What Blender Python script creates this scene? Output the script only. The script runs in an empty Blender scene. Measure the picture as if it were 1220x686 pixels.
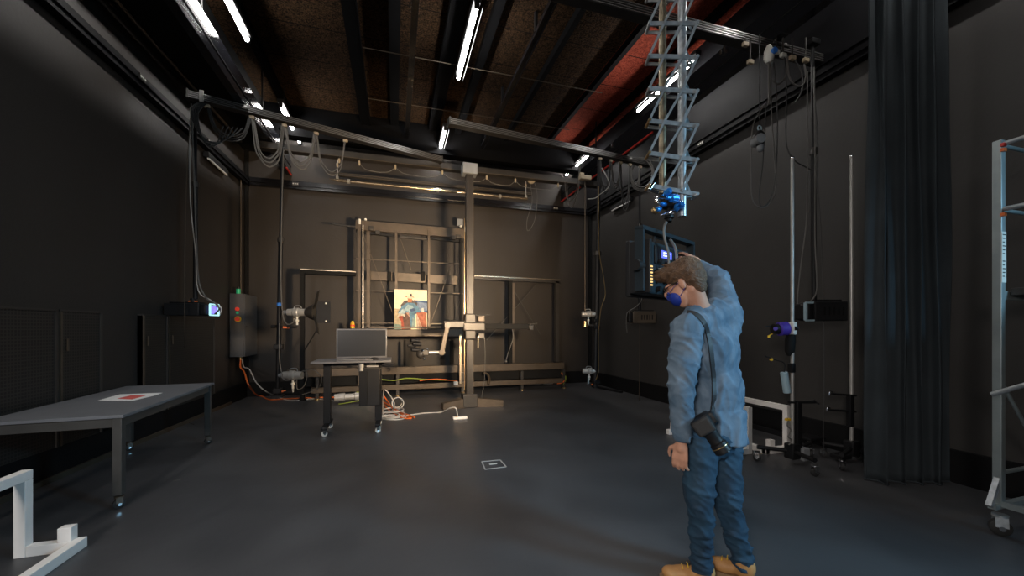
import bpy, bmesh, math, random
from mathutils import Vector, Matrix, Quaternion, noise
random.seed(7)
PI = math.pi
COL = bpy.context.scene.collection
SC = bpy.context.scene

# ------------------------------------------------------------------ camera model
H = 1.42; FPX = 470.0; CX, HY = 610.0, 391.0
YAW = math.atan2(140.0, 470.0)
FV = Vector((math.sin(YAW), math.cos(YAW), 0)); RV = Vector((math.cos(YAW), -math.sin(YAW), 0)); UV = Vector((0, 0, 1))
CAM = Vector((0, 0, H))
def ray(u, v): return FV + RV*((u-CX)/FPX) + UV*((HY-v)/FPX)
def W(u, v, d): return CAM + ray(u, v)*d
def WY(u, v, y): r = ray(u, v); return CAM + r*(y/r.y)
def WX(u, v, x): r = ray(u, v); return CAM + r*(x/r.x)
def WZ(u, v, z=0.0): r = ray(u, v); return CAM + r*((z-H)/r.z)
def V(*a): return Vector(a)

# ------------------------------------------------------------------ materials
def new_mat(name):
    m = bpy.data.materials.new(name); m.use_nodes = True
    nt = m.node_tree; return m, nt, nt.nodes['Principled BSDF']
def mat(name, col, rough=0.5, metal=0.0, var=0.12, scale=6.0, bump=0.0, bscale=60.0, spec=0.5, emit=None, estr=0.0, coat=0.0):
    m, nt, b = new_mat(name)
    N = nt.nodes; L = nt.links
    tc = N.new('ShaderNodeTexCoord')
    if var > 0:
        nz = N.new('ShaderNodeTexNoise'); nz.inputs['Scale'].default_value = scale; nz.inputs['Detail'].default_value = 5
        L.new(tc.outputs['Object'], nz.inputs['Vector'])
        cr = N.new('ShaderNodeValToRGB')
        cr.color_ramp.elements[0].position = 0.3; cr.color_ramp.elements[1].position = 0.7
        cr.color_ramp.elements[0].color = tuple(c*(1-var) for c in col)+(1,)
        cr.color_ramp.elements[1].color = tuple(min(1, c*(1+var)) for c in col)+(1,)
        L.new(nz.outputs['Fac'], cr.inputs['Fac']); L.new(cr.outputs['Color'], b.inputs['Base Color'])
    else: b.inputs['Base Color'].default_value = tuple(col)+(1,)
    b.inputs['Roughness'].default_value = rough; b.inputs['Metallic'].default_value = metal
    b.inputs['Specular IOR Level'].default_value = spec
    b.inputs['Coat Weight'].default_value = coat
    if bump > 0:
        n2 = N.new('ShaderNodeTexNoise'); n2.inputs['Scale'].default_value = bscale; n2.inputs['Detail'].default_value = 4
        L.new(tc.outputs['Object'], n2.inputs['Vector'])
        bp = N.new('ShaderNodeBump'); bp.inputs['Strength'].default_value = bump; bp.inputs['Distance'].default_value = 0.01
        L.new(n2.outputs['Fac'], bp.inputs['Height']); L.new(bp.outputs['Normal'], b.inputs['Normal'])
    if emit:
        b.inputs['Emission Color'].default_value = tuple(emit)+(1,); b.inputs['Emission Strength'].default_value = estr
    return m

MT = {}
MT['wall'] = mat('wall_paint', (0.034, 0.0290, 0.0258), 0.55, var=0.10, scale=1.2, bump=0.15, bscale=30, spec=0.35)
MT['wallr'] = mat('wall_paint_lit', (0.040, 0.0375, 0.0355), 0.55, var=0.10, scale=1.2, bump=0.15, bscale=30, spec=0.35)  # lighter copy of the wall paint, right wall's stronger light put into its colour
MT['skirt'] = mat('skirting_black', (0.006, 0.006, 0.0065), 0.6, spec=0.2)
MT['railm'] = mat('satin_black_rail', (0.005, 0.005, 0.006), 0.55, spec=0.10)
MT['railb'] = mat('glossy_black_rail', (0.008, 0.008, 0.010), 0.22, spec=0.6)
MT['beam'] = mat('glossy_black_beam', (0.010, 0.011, 0.014), 0.16, spec=0.6)
MT['matte'] = mat('matte_black', (0.008, 0.008, 0.008), 0.75, spec=0.2)
MT['joist'] = mat('joist_black', (0.004, 0.004, 0.0045), 0.75, spec=0.06)
MT['column'] = mat('column_brown_black', (0.024, 0.020, 0.017), 0.42, spec=0.4)
MT['black'] = mat('black_metal', (0.009, 0.009, 0.010), 0.5, spec=0.25)
MT['plastic'] = mat('black_plastic', (0.013, 0.013, 0.014), 0.5, spec=0.3)
MT['rubber'] = mat('rubber', (0.02, 0.02, 0.02), 0.7)
MT['red'] = mat('red_stripe', (0.55, 0.03, 0.02), 0.5)
MT['bronze'] = mat('bronze_painted_steel', (0.080, 0.060, 0.042), 0.45, metal=0.2, var=0.2)
MT['steeldk'] = mat('dark_steel', (0.042, 0.038, 0.034), 0.42, metal=0.3)
MT['alu'] = mat('aluminium', (0.45, 0.44, 0.42), 0.38, metal=0.45)
MT['galv'] = mat('galvanised', (0.40, 0.43, 0.45), 0.36, metal=0.6, var=0.25, scale=25)
MT['tarn'] = mat('tarnished_pipe', (0.30, 0.25, 0.17), 0.38, metal=0.8, var=0.5, scale=14)
MT['scaf'] = mat('scaffold_alu', (0.33, 0.38, 0.385), 0.38, metal=0.55, var=0.15)
MT['chrome'] = mat('chrome', (0.75, 0.76, 0.78), 0.15, metal=1.0, var=0)
MT['brass'] = mat('brass', (0.55, 0.38, 0.18), 0.28, metal=0.9)
MT['brasspipe'] = mat('pale_metal_pipe', (0.62, 0.50, 0.36), 0.25, metal=0.9)
MT['track'] = mat('track_profile', (0.035, 0.033, 0.032), 0.35, metal=0.3)
MT['groove'] = mat('track_lip', (0.22, 0.215, 0.21), 0.3, metal=0.6)
MT['white'] = mat('white_paint', (0.86, 0.82, 0.78), 0.5, var=0.03)
MT['offwhite'] = mat('offwhite_plastic', (0.70, 0.68, 0.62), 0.5, var=0.05)
MT['grey'] = mat('grey_box', (0.20, 0.21, 0.22), 0.5)
MT['cab'] = mat('cabinet_grey', (0.085, 0.085, 0.088), 0.42, var=0.05)
MT['table'] = mat('table_grey', (0.15, 0.153, 0.165), 0.5, var=0.05)
MT['tframe'] = mat('table_frame', (0.055, 0.052, 0.048), 0.42)
MT['cable'] = mat('black_cable', (0.03, 0.03, 0.03), 0.5)
MT['cableg'] = mat('grey_cable', (0.10, 0.095, 0.088), 0.45)
MT['cablew'] = mat('white_cable', (0.50, 0.48, 0.45), 0.45, var=0.03)
MT['cableo'] = mat('orange_cable', (0.70, 0.15, 0.03), 0.45, var=0.05)
MT['cabley'] = mat('yellow_green_cable', (0.25, 0.32, 0.04), 0.45)
MT['clip'] = mat('cream_clip', (0.42, 0.34, 0.23), 0.5)
MT['blueclamp'] = mat('blue_anodised', (0.02, 0.20, 0.62), 0.3, metal=0.5)
MT['bluetape'] = mat('blue_tape', (0.03, 0.18, 0.6), 0.6)
MT['purple'] = mat('purple_cloth', (0.06, 0.03, 0.32), 0.6)
MT['cyan'] = mat('cyan_plate', (0.32, 0.44, 0.50), 0.35)
MT['paneldk'] = mat('lamp_housing', (0.014, 0.022, 0.028), 0.42)
MT['yellow'] = mat('yellow_plastic', (0.8, 0.5, 0.03), 0.5)
MT['green'] = mat('green_plastic', (0.01, 0.35, 0.12), 0.4, emit=(0.05, 0.6, 0.3), estr=0.15)
MT['redbtn'] = mat('red_button', (0.8, 0.04, 0.02), 0.4, emit=(1, 0.1, 0.05), estr=0.1)
MT['screenoff'] = mat('dark_screen', (0.022, 0.024, 0.028), 0.25, var=0)
MT['bezel'] = mat('silver_bezel', (0.13, 0.13, 0.135), 0.35, metal=0.6)
MT['paper'] = mat('paper', (0.85, 0.84, 0.82), 0.7, var=0.02)
MT['redprint'] = mat('red_print', (0.65, 0.10, 0.08), 0.7)
MT['tube'] = mat('lit_tube', (1, 1, 1), 0.4, var=0, emit=(1.0, 0.97, 0.93), estr=72.0)
MT['tubeoff'] = mat('unlit_tube', (0.75, 0.74, 0.72), 0.35, var=0)
MT['lcd'] = mat('lit_display', (0.05, 0.05, 0.3), 0.4, var=0, emit=(0.12, 0.16, 1.0), estr=1.2)
MT['lcdw'] = mat('lit_display_text', (0.8, 0.8, 1), 0.4, var=0, emit=(0.8, 0.8, 1.0), estr=1.4)
MT['lenslit'] = mat('lit_lens', (0.1, 0.1, 0.4), 0.3, var=0, emit=(0.25, 0.2, 1.0), estr=1.3)
MT['ringlit'] = mat('lit_ring', (0.4, 0.7, 0.7), 0.3, var=0, emit=(0.5, 0.95, 1.0), estr=0.75)
MT['amber'] = mat('amber_vents', (0.5, 0.3, 0.1), 0.4, var=0, emit=(1.0, 0.62, 0.22), estr=1.0)
MT['skin'] = mat('skin', (0.52, 0.27, 0.18), 0.5, var=0.10, scale=20)
MT['hair'] = mat('hair', (0.100, 0.053, 0.026), 0.6, var=0.5, scale=40, bump=0.9, bscale=120)
MT['mask'] = mat('blue_mask', (0.01, 0.035, 0.30), 0.6)
MT['strap'] = mat('strap', (0.018, 0.018, 0.02), 0.6)
MT['boot'] = mat('tan_boot', (0.42, 0.21, 0.07), 0.6, var=0.15, scale=20)
MT['sole'] = mat('gum_sole', (0.22, 0.13, 0.06), 0.6)

def cloth(name, col, col2, sc, bump, rough=0.8, zs=.6):
    m, nt, b = new_mat(name); N = nt.nodes; L = nt.links
    tc = N.new('ShaderNodeTexCoord')
    nz = N.new('ShaderNodeTexNoise'); nz.inputs['Scale'].default_value = sc; nz.inputs['Detail'].default_value = 7; nz.inputs['Distortion'].default_value = 0.6
    L.new(tc.outputs['Object'], nz.inputs['Vector'])
    cr = N.new('ShaderNodeValToRGB'); e = cr.color_ramp.elements
    e[0].position = 0.35; e[1].position = 0.68; e[0].color = tuple(col)+(1,); e[1].color = tuple(col2)+(1,)
    L.new(nz.outputs['Fac'], cr.inputs['Fac'])
    L.new(cr.outputs['Color'], b.inputs['Base Color']); b.inputs['Roughness'].default_value = rough
    mp = N.new('ShaderNodeMapping'); mp.inputs['Scale'].default_value = (1, 1, zs)
    L.new(tc.outputs['Object'], mp.inputs['Vector'])
    n2 = N.new('ShaderNodeTexNoise'); n2.noise_type = 'RIDGED_MULTIFRACTAL'; n2.inputs['Scale'].default_value = 5.5; n2.inputs['Detail'].default_value = 2; n2.inputs['Distortion'].default_value = .7
    L.new(mp.outputs['Vector'], n2.inputs['Vector'])
    bp = N.new('ShaderNodeBump'); bp.inputs['Strength'].default_value = bump; bp.inputs['Distance'].default_value = 0.03
    L.new(n2.outputs['Fac'], bp.inputs['Height']); L.new(bp.outputs['Normal'], b.inputs['Normal'])
    return m
MT['shirt'] = cloth('chambray_shirt', (0.060, 0.104, 0.155), (0.140, 0.195, 0.255), 9, 0.35)
MT['jeans'] = cloth('blue_denim', (0.005, 0.022, 0.046), (0.013, 0.048, 0.086), 5, 0.5, zs=1.8)
MT['curtain'] = mat('curtain_cloth', (0.036, 0.044, 0.050), 0.85, var=0.15, scale=3, bump=0.3, bscale=200, spec=0.2)

# floor: vinyl with scuffs
m, nt, b = new_mat('stage_floor_vinyl'); N = nt.nodes; L = nt.links
tc = N.new('ShaderNodeTexCoord')
n1 = N.new('ShaderNodeTexNoise'); n1.inputs['Scale'].default_value = 1.3; n1.inputs['Detail'].default_value = 8; n1.inputs['Distortion'].default_value = 0.8
L.new(tc.outputs['Object'], n1.inputs['Vector'])
cr = N.new('ShaderNodeValToRGB'); e = cr.color_ramp.elements
e[0].position = 0.3; e[1].position = 0.75; e[0].color = (0.047, 0.047, 0.050, 1); e[1].color = (0.072, 0.072, 0.076, 1)
L.new(n1.outputs['Fac'], cr.inputs['Fac']); L.new(cr.outputs['Color'], b.inputs['Base Color'])
mr = N.new('ShaderNodeMapRange'); mr.inputs['To Min'].default_value = 0.33; mr.inputs['To Max'].default_value = 0.5
L.new(n1.outputs['Fac'], mr.inputs['Value']); L.new(mr.outputs['Result'], b.inputs['Roughness'])
n2 = N.new('ShaderNodeTexNoise'); n2.inputs['Scale'].default_value = 7; n2.inputs['Detail'].default_value = 4
L.new(tc.outputs['Object'], n2.inputs['Vector'])
bp = N.new('ShaderNodeBump'); bp.inputs['Strength'].default_value = 0.25; bp.inputs['Distance'].default_value = 0.01
L.new(n2.outputs['Fac'], bp.inputs['Height']); L.new(bp.outputs['Normal'], b.inputs['Normal'])
MT['floor'] = m

def woodwool(name, c0, c1):
    m, nt, b = new_mat(name); N = nt.nodes; L = nt.links
    tc = N.new('ShaderNodeTexCoord')
    n1 = N.new('ShaderNodeTexNoise'); n1.inputs['Scale'].default_value = 22; n1.inputs['Detail'].default_value = 6; n1.inputs['Distortion'].default_value = 2.0
    L.new(tc.outputs['Object'], n1.inputs['Vector'])
    cr = N.new('ShaderNodeValToRGB'); e = cr.color_ramp.elements
    e[0].position = 0.40; e[1].position = 0.64; e[0].color = c0+(1,); e[1].color = c1+(1,)
    L.new(n1.outputs['Fac'], cr.inputs['Fac'])
    sp = N.new('ShaderNodeSeparateXYZ'); L.new(tc.outputs['Object'], sp.inputs[0])
    mo = N.new('ShaderNodeMath'); mo.operation = 'PINGPONG'; mo.inputs[1].default_value = 0.40; L.new(sp.outputs['Y'], mo.inputs[0])
    lt = N.new('ShaderNodeMath'); lt.operation = 'LESS_THAN'; lt.inputs[1].default_value = 0.008; L.new(mo.outputs[0], lt.inputs[0])
    mx = N.new('ShaderNodeMix'); mx.data_type = 'RGBA'; mx.inputs['B'].default_value = (0.004, 0.003, 0.003, 1)
    L.new(lt.outputs[0], mx.inputs['Factor']); L.new(cr.outputs['Color'], mx.inputs['A'])
    L.new(mx.outputs['Result'], b.inputs['Base Color']); b.inputs['Roughness'].default_value = 0.95; b.inputs['Specular IOR Level'].default_value = 0.08
    bp = N.new('ShaderNodeBump'); bp.inputs['Strength'].default_value = 0.8; bp.inputs['Distance'].default_value = 0.02
    L.new(n1.outputs['Fac'], bp.inputs['Height']); L.new(bp.outputs['Normal'], b.inputs['Normal'])
    return m
MT['wool'] = woodwool('wood_wool_brown', (0.009, 0.0052, 0.0028), (0.062, 0.034, 0.017))
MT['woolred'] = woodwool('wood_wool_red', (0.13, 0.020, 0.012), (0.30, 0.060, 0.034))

# perforated dark grille
m, nt, b = new_mat('black_grille'); N = nt.nodes; L = nt.links
tc = N.new('ShaderNodeTexCoord'); bk = N.new('ShaderNodeTexBrick')
bk.offset = 0; bk.inputs['Scale'].default_value = 1; bk.inputs['Brick Width'].default_value = 0.03; bk.inputs['Row Height'].default_value = 0.03
bk.inputs['Mortar Size'].default_value = 0.006
bk.inputs['Color1'].default_value = (0.004, 0.004, 0.004, 1); bk.inputs['Color2'].default_value = (0.006, 0.006, 0.006, 1); bk.inputs['Mortar'].default_value = (0.03, 0.027, 0.024, 1)
mp = N.new('ShaderNodeMapping'); mp.inputs['Rotation'].default_value = (0, PI/2, 0)
cb = N.new('ShaderNodeCombineXYZ'); sp = N.new('ShaderNodeSeparateXYZ')
L.new(tc.outputs['Object'], sp.inputs[0]); L.new(sp.outputs['Y'], cb.inputs['X']); L.new(sp.outputs['Z'], cb.inputs['Y'])
L.new(cb.outputs[0], bk.inputs['Vector']); L.new(bk.outputs['Color'], b.inputs['Base Color']); b.inputs['Roughness'].default_value = 0.5
MT['grille'] = m

# ------------------------------------------------------------------ mesh builder
def basis(d, up=V(0, 0, 1)):
    d = d.normalized()
    if abs(d.dot(up)) > 0.98: up = V(0, 1, 0) if abs(d.y) < 0.9 else V(1, 0, 0)
    s = d.cross(up).normalized(); t = s.cross(d).normalized()
    return s, t
class MB:
    def __init__(s): s.v = []; s.f = []; s.mi = []; s.cur = 0; s.flat = set()
    def add(s, vs, fs):
        o = len(s.v); s.v += [tuple(x) for x in vs]
        for f in fs: s.f.append(tuple(i+o for i in f)); s.mi.append(s.cur)
        return s
    def box(s, c, sz, R=None, bev=0.0):
        c = Vector(c); hx, hy, hz = sz[0]/2, sz[1]/2, sz[2]/2
        if bev > 0:
            bm = bmesh.new(); bmesh.ops.create_cube(bm, size=1)
            for v in bm.verts: v.co = V(v.co.x*sz[0], v.co.y*sz[1], v.co.z*sz[2])
            bmesh.ops.bevel(bm, geom=list(bm.edges), offset=min(bev, min(sz)*0.45), segments=2, profile=0.5, affect='EDGES')
            bm.verts.index_update()
            vs = [(R @ v.co if R else v.co)+c for v in bm.verts]; fs = [[v.index for v in f.verts] for f in bm.faces]
            for i, f in enumerate(bm.faces):
                if max(abs(f.normal.x), abs(f.normal.y), abs(f.normal.z)) > .999: s.flat.add(len(s.f)+i)
            bm.free(); return s.add(vs, fs)
        vs = [V(x, y, z) for z in (-hz, hz) for x, y in ((-hx, -hy), (hx, -hy), (hx, hy), (-hx, hy))]
        vs = [(R @ v if R else v)+c for v in vs]
        return s.add(vs, [(3, 2, 1, 0), (4, 5, 6, 7), (0, 1, 5, 4), (1, 2, 6, 5), (2, 3, 7, 6), (3, 0, 4, 7)])
    def bb(s, a, b, bev=0.0):
        a = Vector(a); b = Vector(b); return s.box((a+b)/2, [abs(x) for x in (b-a)], None, bev)
    def bar(s, p, q, w, h, up=V(0, 0, 1), bev=0.0):
        p = Vector(p); q = Vector(q); d = q-p; sd, t = basis(d, up)
        R = Matrix((d.normalized(), sd, t)).transposed()
        return s.box((p+q)/2, (d.length, w, h), R, bev)
    def cyl(s, p, q, r0, r1=None, n=12, up=V(0, 0, 1)):
        r1 = r0 if r1 is None else r1; p = Vector(p); q = Vector(q); sd, t = basis(q-p, up)
        vs = []
        for c, r in ((p, r0), (q, r1)):
            for i in range(n):
                a = 2*PI*i/n; vs.append(c+sd*(r*math.cos(a))+t*(r*math.sin(a)))
        fs = [(i, (i+1) % n, n+(i+1) % n, n+i) for i in range(n)]
        fs += [tuple(range(n-1, -1, -1)), tuple(range(n, 2*n))]
        return s.add(vs, fs)
    def lathe(s, p, q, prof, n=16):   # prof: (t along 0..1, radius)
        p = Vector(p); q = Vector(q); sd, t = basis(q-p); vs = []; k = len(prof)
        for a_, r in prof:
            c = p.lerp(q, a_)
            for i in range(n):
                a = 2*PI*i/n; vs.append(c+sd*(r*math.cos(a))+t*(r*math.sin(a)))
        fs = []
        for j in range(k-1):
            for i in range(n): fs.append((j*n+i, j*n+(i+1) % n, (j+1)*n+(i+1) % n, (j+1)*n+i))
        fs += [tuple(range(n-1, -1, -1)), tuple(range((k-1)*n, k*n))]
        return s.add(vs, fs)
    def tube(s, pts, r, n=6, smooth=True, closed=False):
        P = [Vector(p) for p in pts]
        if smooth and len(P) > 2: P = spline(P, closed=closed)
        m = len(P); vs = []; up = V(0, 0, 1)
        prev = None
        for i in range(m):
            a = P[i-1] if (i > 0 or closed) else P[i]; b_ = P[(i+1) % m] if (i < m-1 or closed) else P[i]
            d = (b_-a)
            if d.length < 1e-6: d = V(0, 0, 1)
            d.normalize()
            if prev is None: sd, t = basis(d)
            else:
                sd = prev - d*prev.dot(d)
                if sd.length < 1e-4: sd, _ = basis(d)
                sd.normalize(); t = sd.cross(d)
            prev = sd
            rr = r(i/(m-1)) if callable(r) else r
            for k in range(n):
                an = 2*PI*k/n; vs.append(P[i]+sd*(rr*math.cos(an))+t*(rr*math.sin(an)))
        fs = []
        for j in range(m if closed else m-1):
            j2 = (j+1) % m
            for k in range(n): fs.append((j*n+k, j*n+(k+1) % n, j2*n+(k+1) % n, j2*n+k))
        if not closed: fs += [tuple(range(n-1, -1, -1)), tuple(range((m-1)*n, m*n))]
        return s.add(vs, fs)
    def sph(s, c, r, R=None, nu=14, nv=9):
        c = Vector(c); r = (r, r, r) if not hasattr(r, '__len__') else r; vs = []; fs = []
        for j in range(nv+1):
            th = PI*j/nv
            for i in range(nu):
                ph = 2*PI*i/nu
                p = V(r[0]*math.sin(th)*math.cos(ph), r[1]*math.sin(th)*math.sin(ph), r[2]*math.cos(th))
                vs.append((R @ p if R else p)+c)
        for j in range(nv):
            for i in range(nu):
                fs.append((j*nu+i, (j+1)*nu+i, (j+1)*nu+(i+1) % nu, j*nu+(i+1) % nu))
        return s.add(vs, fs)
    def torus(s, c, nrm, R, r, n=24, k=6, sq=1.0):
        sd, t = basis(Vector(nrm)); c = Vector(c)
        return s.tube([c+sd*(R*math.cos(2*PI*i/n))+t*(R*sq*math.sin(2*PI*i/n)) for i in range(n)], r, k, smooth=False, closed=True)
    def poly(s, pts, nrm, th):      # extruded polygon
        nrm = Vector(nrm).normalized()*th; n = len(pts); P = [Vector(p) for p in pts]
        vs = P+[p+nrm for p in P]
        return s.add(vs, [tuple(range(n-1, -1, -1)), tuple(range(n, 2*n))]+[(i, (i+1) % n, n+(i+1) % n, n+i) for i in range(n)])
def spline(P, seg=6, closed=False):
    out = []; n = len(P)
    rng = range(n) if closed else range(n-1)
    for i in rng:
        if closed: p0, p1, p2, p3 = P[i-1], P[i], P[(i+1) % n], P[(i+2) % n]
        else: p0 = P[max(i-1, 0)]; p1 = P[i]; p2 = P[i+1]; p3 = P[min(i+2, n-1)]
        for k in range(seg):
            t = k/seg
            out.append(0.5*((2*p1)+(p2-p0)*t+(2*p0-5*p1+4*p2-p3)*t*t+(3*p1-p0-3*p2+p3)*t**3))
    if not closed: out.append(P[-1])
    return out

ORG = {}
def obj(name, mb, m, parent=None, smooth=None, label=None):
    org = ORG.get(parent.name, V(0, 0, 0)) if parent else V(0, 0, 0)
    me = bpy.data.meshes.new(name)
    me.from_pydata([tuple(Vector(v)-org) for v in mb.v], [], mb.f)
    ms = m if isinstance(m, (list, tuple)) else [m]
    for x in ms: me.materials.append(MT[x] if isinstance(x, str) else x)
    if len(ms) > 1:
        for p, i in zip(me.polygons, mb.mi): p.material_index = i
    bm = bmesh.new(); bm.from_mesh(me); bmesh.ops.recalc_face_normals(bm, faces=bm.faces)
    for i, f in enumerate(bm.faces): f.smooth = i not in mb.flat
    for e in bm.edges:
        if len(e.link_faces) == 2 and e.calc_face_angle(0) > 0.6: e.smooth = False
    bm.to_mesh(me); bm.free()
    o = bpy.data.objects.new(name, me); COL.objects.link(o)
    if parent: o.parent = parent; ORG[o.name] = org
    else: ORG[o.name] = V(0, 0, 0)
    if label: o['label'] = label
    return o
def solo(name, mb, m, label, cat, group=None, kind=None, origin=None):
    """one-mesh thing, its origin at its lowest middle"""
    xs = [v[0] for v in mb.v]; ys = [v[1] for v in mb.v]; zs = [v[2] for v in mb.v]
    c = Vector(origin) if origin else V((min(xs)+max(xs))/2, (min(ys)+max(ys))/2, min(zs))
    mb.v = [tuple(Vector(v)-c) for v in mb.v]
    o = obj(name, mb, m); o.location = c; ORG[o.name] = c
    o['label'] = label; o['category'] = cat
    if group: o['group'] = group
    if kind: o['kind'] = kind
    return o
def thing(name, label, cat, loc=(0, 0, 0), group=None):
    o = bpy.data.objects.new(name, None); COL.objects.link(o); o.location = loc; o.empty_display_size = 0.1
    ORG[o.name] = Vector(loc); o['label'] = label; o['category'] = cat
    if group: o['group'] = group
    return o
def struct(name, mb, m, parent=None):
    o = obj(name, mb, m, parent)
    if not parent: o['kind'] = 'structure'
    return o
def kids(o): return [c for c in COL.objects if c.parent == o]
def dup(root, loc=None, rotz=None, label=None, group=None, parent=None):
    r = root.copy(); COL.objects.link(r)
    if parent: r.parent = parent
    if loc is not None: r.location = loc
    if rotz is not None: r.rotation_euler = (0, 0, rotz)
    if label: r['label'] = label
    if group: r['group'] = group
    for ch in kids(root): dup(ch, parent=r)
    return r

# ------------------------------------------------------------------ room shell
XL0, XL1, XR, YB, YF, ZC = -3.33, -2.98, 4.98, 9.42, -3.0, 5.85
def xl(y): return XL0+(XL1-XL0)*(y-YF)/(YB-YF)
o = struct('floor', MB().bb((-3.6, YF-0.2, -0.1), (XR+0.3, YB+0.3, 0)), 'floor')
struct('wall_left', MB().poly([(XL0, YF, 0), (XL1, YB, 0), (XL1, YB, ZC), (XL0, YF, ZC)], (-1, 0, 0), 0.2), 'wall')
struct('wall_right', MB().bb((XR, YF, 0), (XR+0.2, YB, ZC)), 'wallr')
struct('wall_back', MB().bb((-3.3, YB, 0), (XR+0.2, YB+0.2, ZC)), 'wall')
struct('wall_front', MB().bb((-3.6, YF-0.2, 0), (XR+0.2, YF, ZC)), 'wall')
JX = [-2.05, -0.58, 0.0, 0.82, 1.35, 2.45, 3.45, 4.30]
mb = MB().bb((-3.5, YF, ZC), (3.40, YB, ZC+0.12)); struct('ceiling', mb, 'wool')
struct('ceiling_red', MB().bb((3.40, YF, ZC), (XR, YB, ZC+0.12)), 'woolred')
for i, x in enumerate(JX):
    w = (0.12, 0.18, 0.16, 0.22, 0.12, 0.08, 0.08, 0.08)[i]
    struct('ceiling_joist_%d' % (i+1), MB().bb((x-w/2, YF, ZC-(0.12 if i != 1 else .2)), (x+w/2, 8.75, ZC)), 'joist')
struct('ceiling_beam_back', MB().bb((-2.9, 8.75, 5.25), (XR, 9.0, ZC)), 'joist')
mb = MB()
struct('bulkhead_left', MB().poly([(xl(YF), YF, 5.10), (-2.45, YF, 5.10), (-2.45, YB, 5.10), (xl(YB), YB, 5.10)], (0, 0, 1), 0.75), 'matte')
struct('bulkhead_right', MB().bb((4.86, YF, 4.545), (XR, YB, ZC)).bb((4.60, YF, 5.45), (4.86, YB, ZC)), 'railm')
struct('baseboard_left', MB().poly([(xl(YF), YF, 0), (xl(YF)+0.06, YF, 0), (xl(YB)+0.06, YB, 0), (xl(YB), YB, 0)], (0, 0, 1), 0.30), 'skirt')
struct('baseboard_right', MB().bb((XR-0.05, YF, 0), (XR, YB, 0.30)), 'skirt')
struct('baseboard_back', MB().bb((-2.92, YB-0.05, 0), (XR-0.05, YB, 0.30)), 'skirt')
# brown timber edge of the floor build-up along the left skirting
struct('trim_1', MB().poly([(xl(YF)+0.06, YF, 0), (xl(YF)+0.085, YF, 0), (xl(8.6)+0.085, 8.6, 0), (xl(8.6)+0.06, 8.6, 0)], (0, 0, 1), 0.05), 'bronze')
struct('trim_2', MB().bb((-2.96, YB-0.06, 0.30), (-2.90, YB, 5.85)), 'matte')
struct('trim_3', MB().bb((XR-0.08, YB-0.08, 0.30), (XR, YB, 5.10)), 'matte')
# wall power rails
def wall_rail(name, p, q, inward, m='railm'):
    t = MB(); a = Vector(p); b_ = Vector(q); n = Vector(inward)
    t.poly([a, b_, b_+n*0.10, a+n*0.10], (0, 0, 1), 0.16)
    t.poly([a+n*0.10+V(0, 0, .06), b_+n*0.10+V(0, 0, .06), b_+n*0.125+V(0, 0, .06), a+n*0.125+V(0, 0, .06)], (0, 0, 1), 0.03)
    return struct(name, t, m)
wall_rail('trim_4', (xl(YF), YF, 4.38), (xl(YB), YB, 4.38), (1, 0, 0))
wall_rail('trim_5', (XR, YF, 4.38), (XR, YB, 4.38), (-1, 0, 0))
wall_rail('trim_6', (-2.86, YB, 4.38), (XR-.14, YB, 4.38), (0, -1, 0), 'railb')

# conduit under the bulkhead
solo('conduit_pipe', MB().cyl((xl(1)+0.12, 1.0, 5.07), (xl(8.9)+0.12, 8.9, 5.07), 0.022), 'bronze',
     'thin brown conduit pipe running along the black bulkhead above the left wall rail', 'pipe')
# sockets on the rails
def socket(name, c, axis, lab):
    t = thing(name, lab, 'socket', c, 'sockets on the wall rails')
    c = Vector(c); s = V(0, 1, 0) if axis == 'x' else V(1, 0, 0); n = V(1, 0, 0) if axis == 'x' else V(0, -1, 0)
    if axis == 'X': s = V(0, 1, 0); n = V(-1, 0, 0)
    obj('face_plate', MB().bar(c-s*.06, c+s*.06, .012, .07), 'steeldk', t)
    for k in (-.04, 0, .04): obj('outlet', MB().cyl(c+s*k, c+s*k+n*.012, .013, n=10), 'offwhite', t)
for y, lab in ((4.35, 'nearest'), (5.9, 'middle'), (7.6, 'farthest')):
    socket('socket_plate', (xl(y)+0.133, y, 4.47), 'x', 'small metal socket plate on the black rail high on the left wall, %s of three' % lab)
p = WY(352, 221, YB-.13); socket('socket_plate', (p.x, YB-.132, 4.47), 'y', 'small socket plate on the black rail at the left end of the back wall')
p = WY(662, 252, YB-.13); socket('socket_plate', (p.x, YB-.132, 4.47), 'y', 'small socket plate on the black rail at the right end of the back wall')
socket('socket_plate', (XR-.133, 5.35, 4.47), 'X', 'small socket plate on the black rail high on the right wall')

# ------------------------------------------------------------------ runway beams
def runway(x, lab):
    g_ = -1 if x < 0 else 1
    t = thing('runway_beam', lab, 'beam', (x, 3, 4.70), 'crane runway beams'); z0, z1 = 4.70, 5.09
    obj('web', MB().bb((x, YF, z0), (x+g_*.05, YB, z1)), 'beam', t)
    obj('lower_flange', MB().bb((x-g_*.03, YF, z0-.02), (x+g_*.08, YB, z0)), 'beam', t)
    obj('track_groove', MB().bb((x-g_*.008, YF, 4.86), (x, YB, 4.875)), 'matte', t)
    obj('conductor_strip', MB().bb((x-g_*.035, 5.6 if x > 0 else 8.95, z0-.045), (x-g_*.01, 9.35, z0-.02)), 'red', t, label='red strip')
    for y in (1.0, 3.2, 5.4, 7.6): obj('hanger_rod', MB().cyl((x+g_*.025, y, z1), (x+g_*.025, y, ZC), .014), 'black', t)
    for y in (4.1, 4.16, 6.9): obj('clamp', MB().box((x-g_*.02, y, z1-.06), (.04, .03, .07)), 'chrome', t)
    return t
runway(-2.12, 'glossy black crane runway beam along the left side under the ceiling')
runway(4.12, 'black crane runway beam with red strip along the right side under the ceiling')

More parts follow.
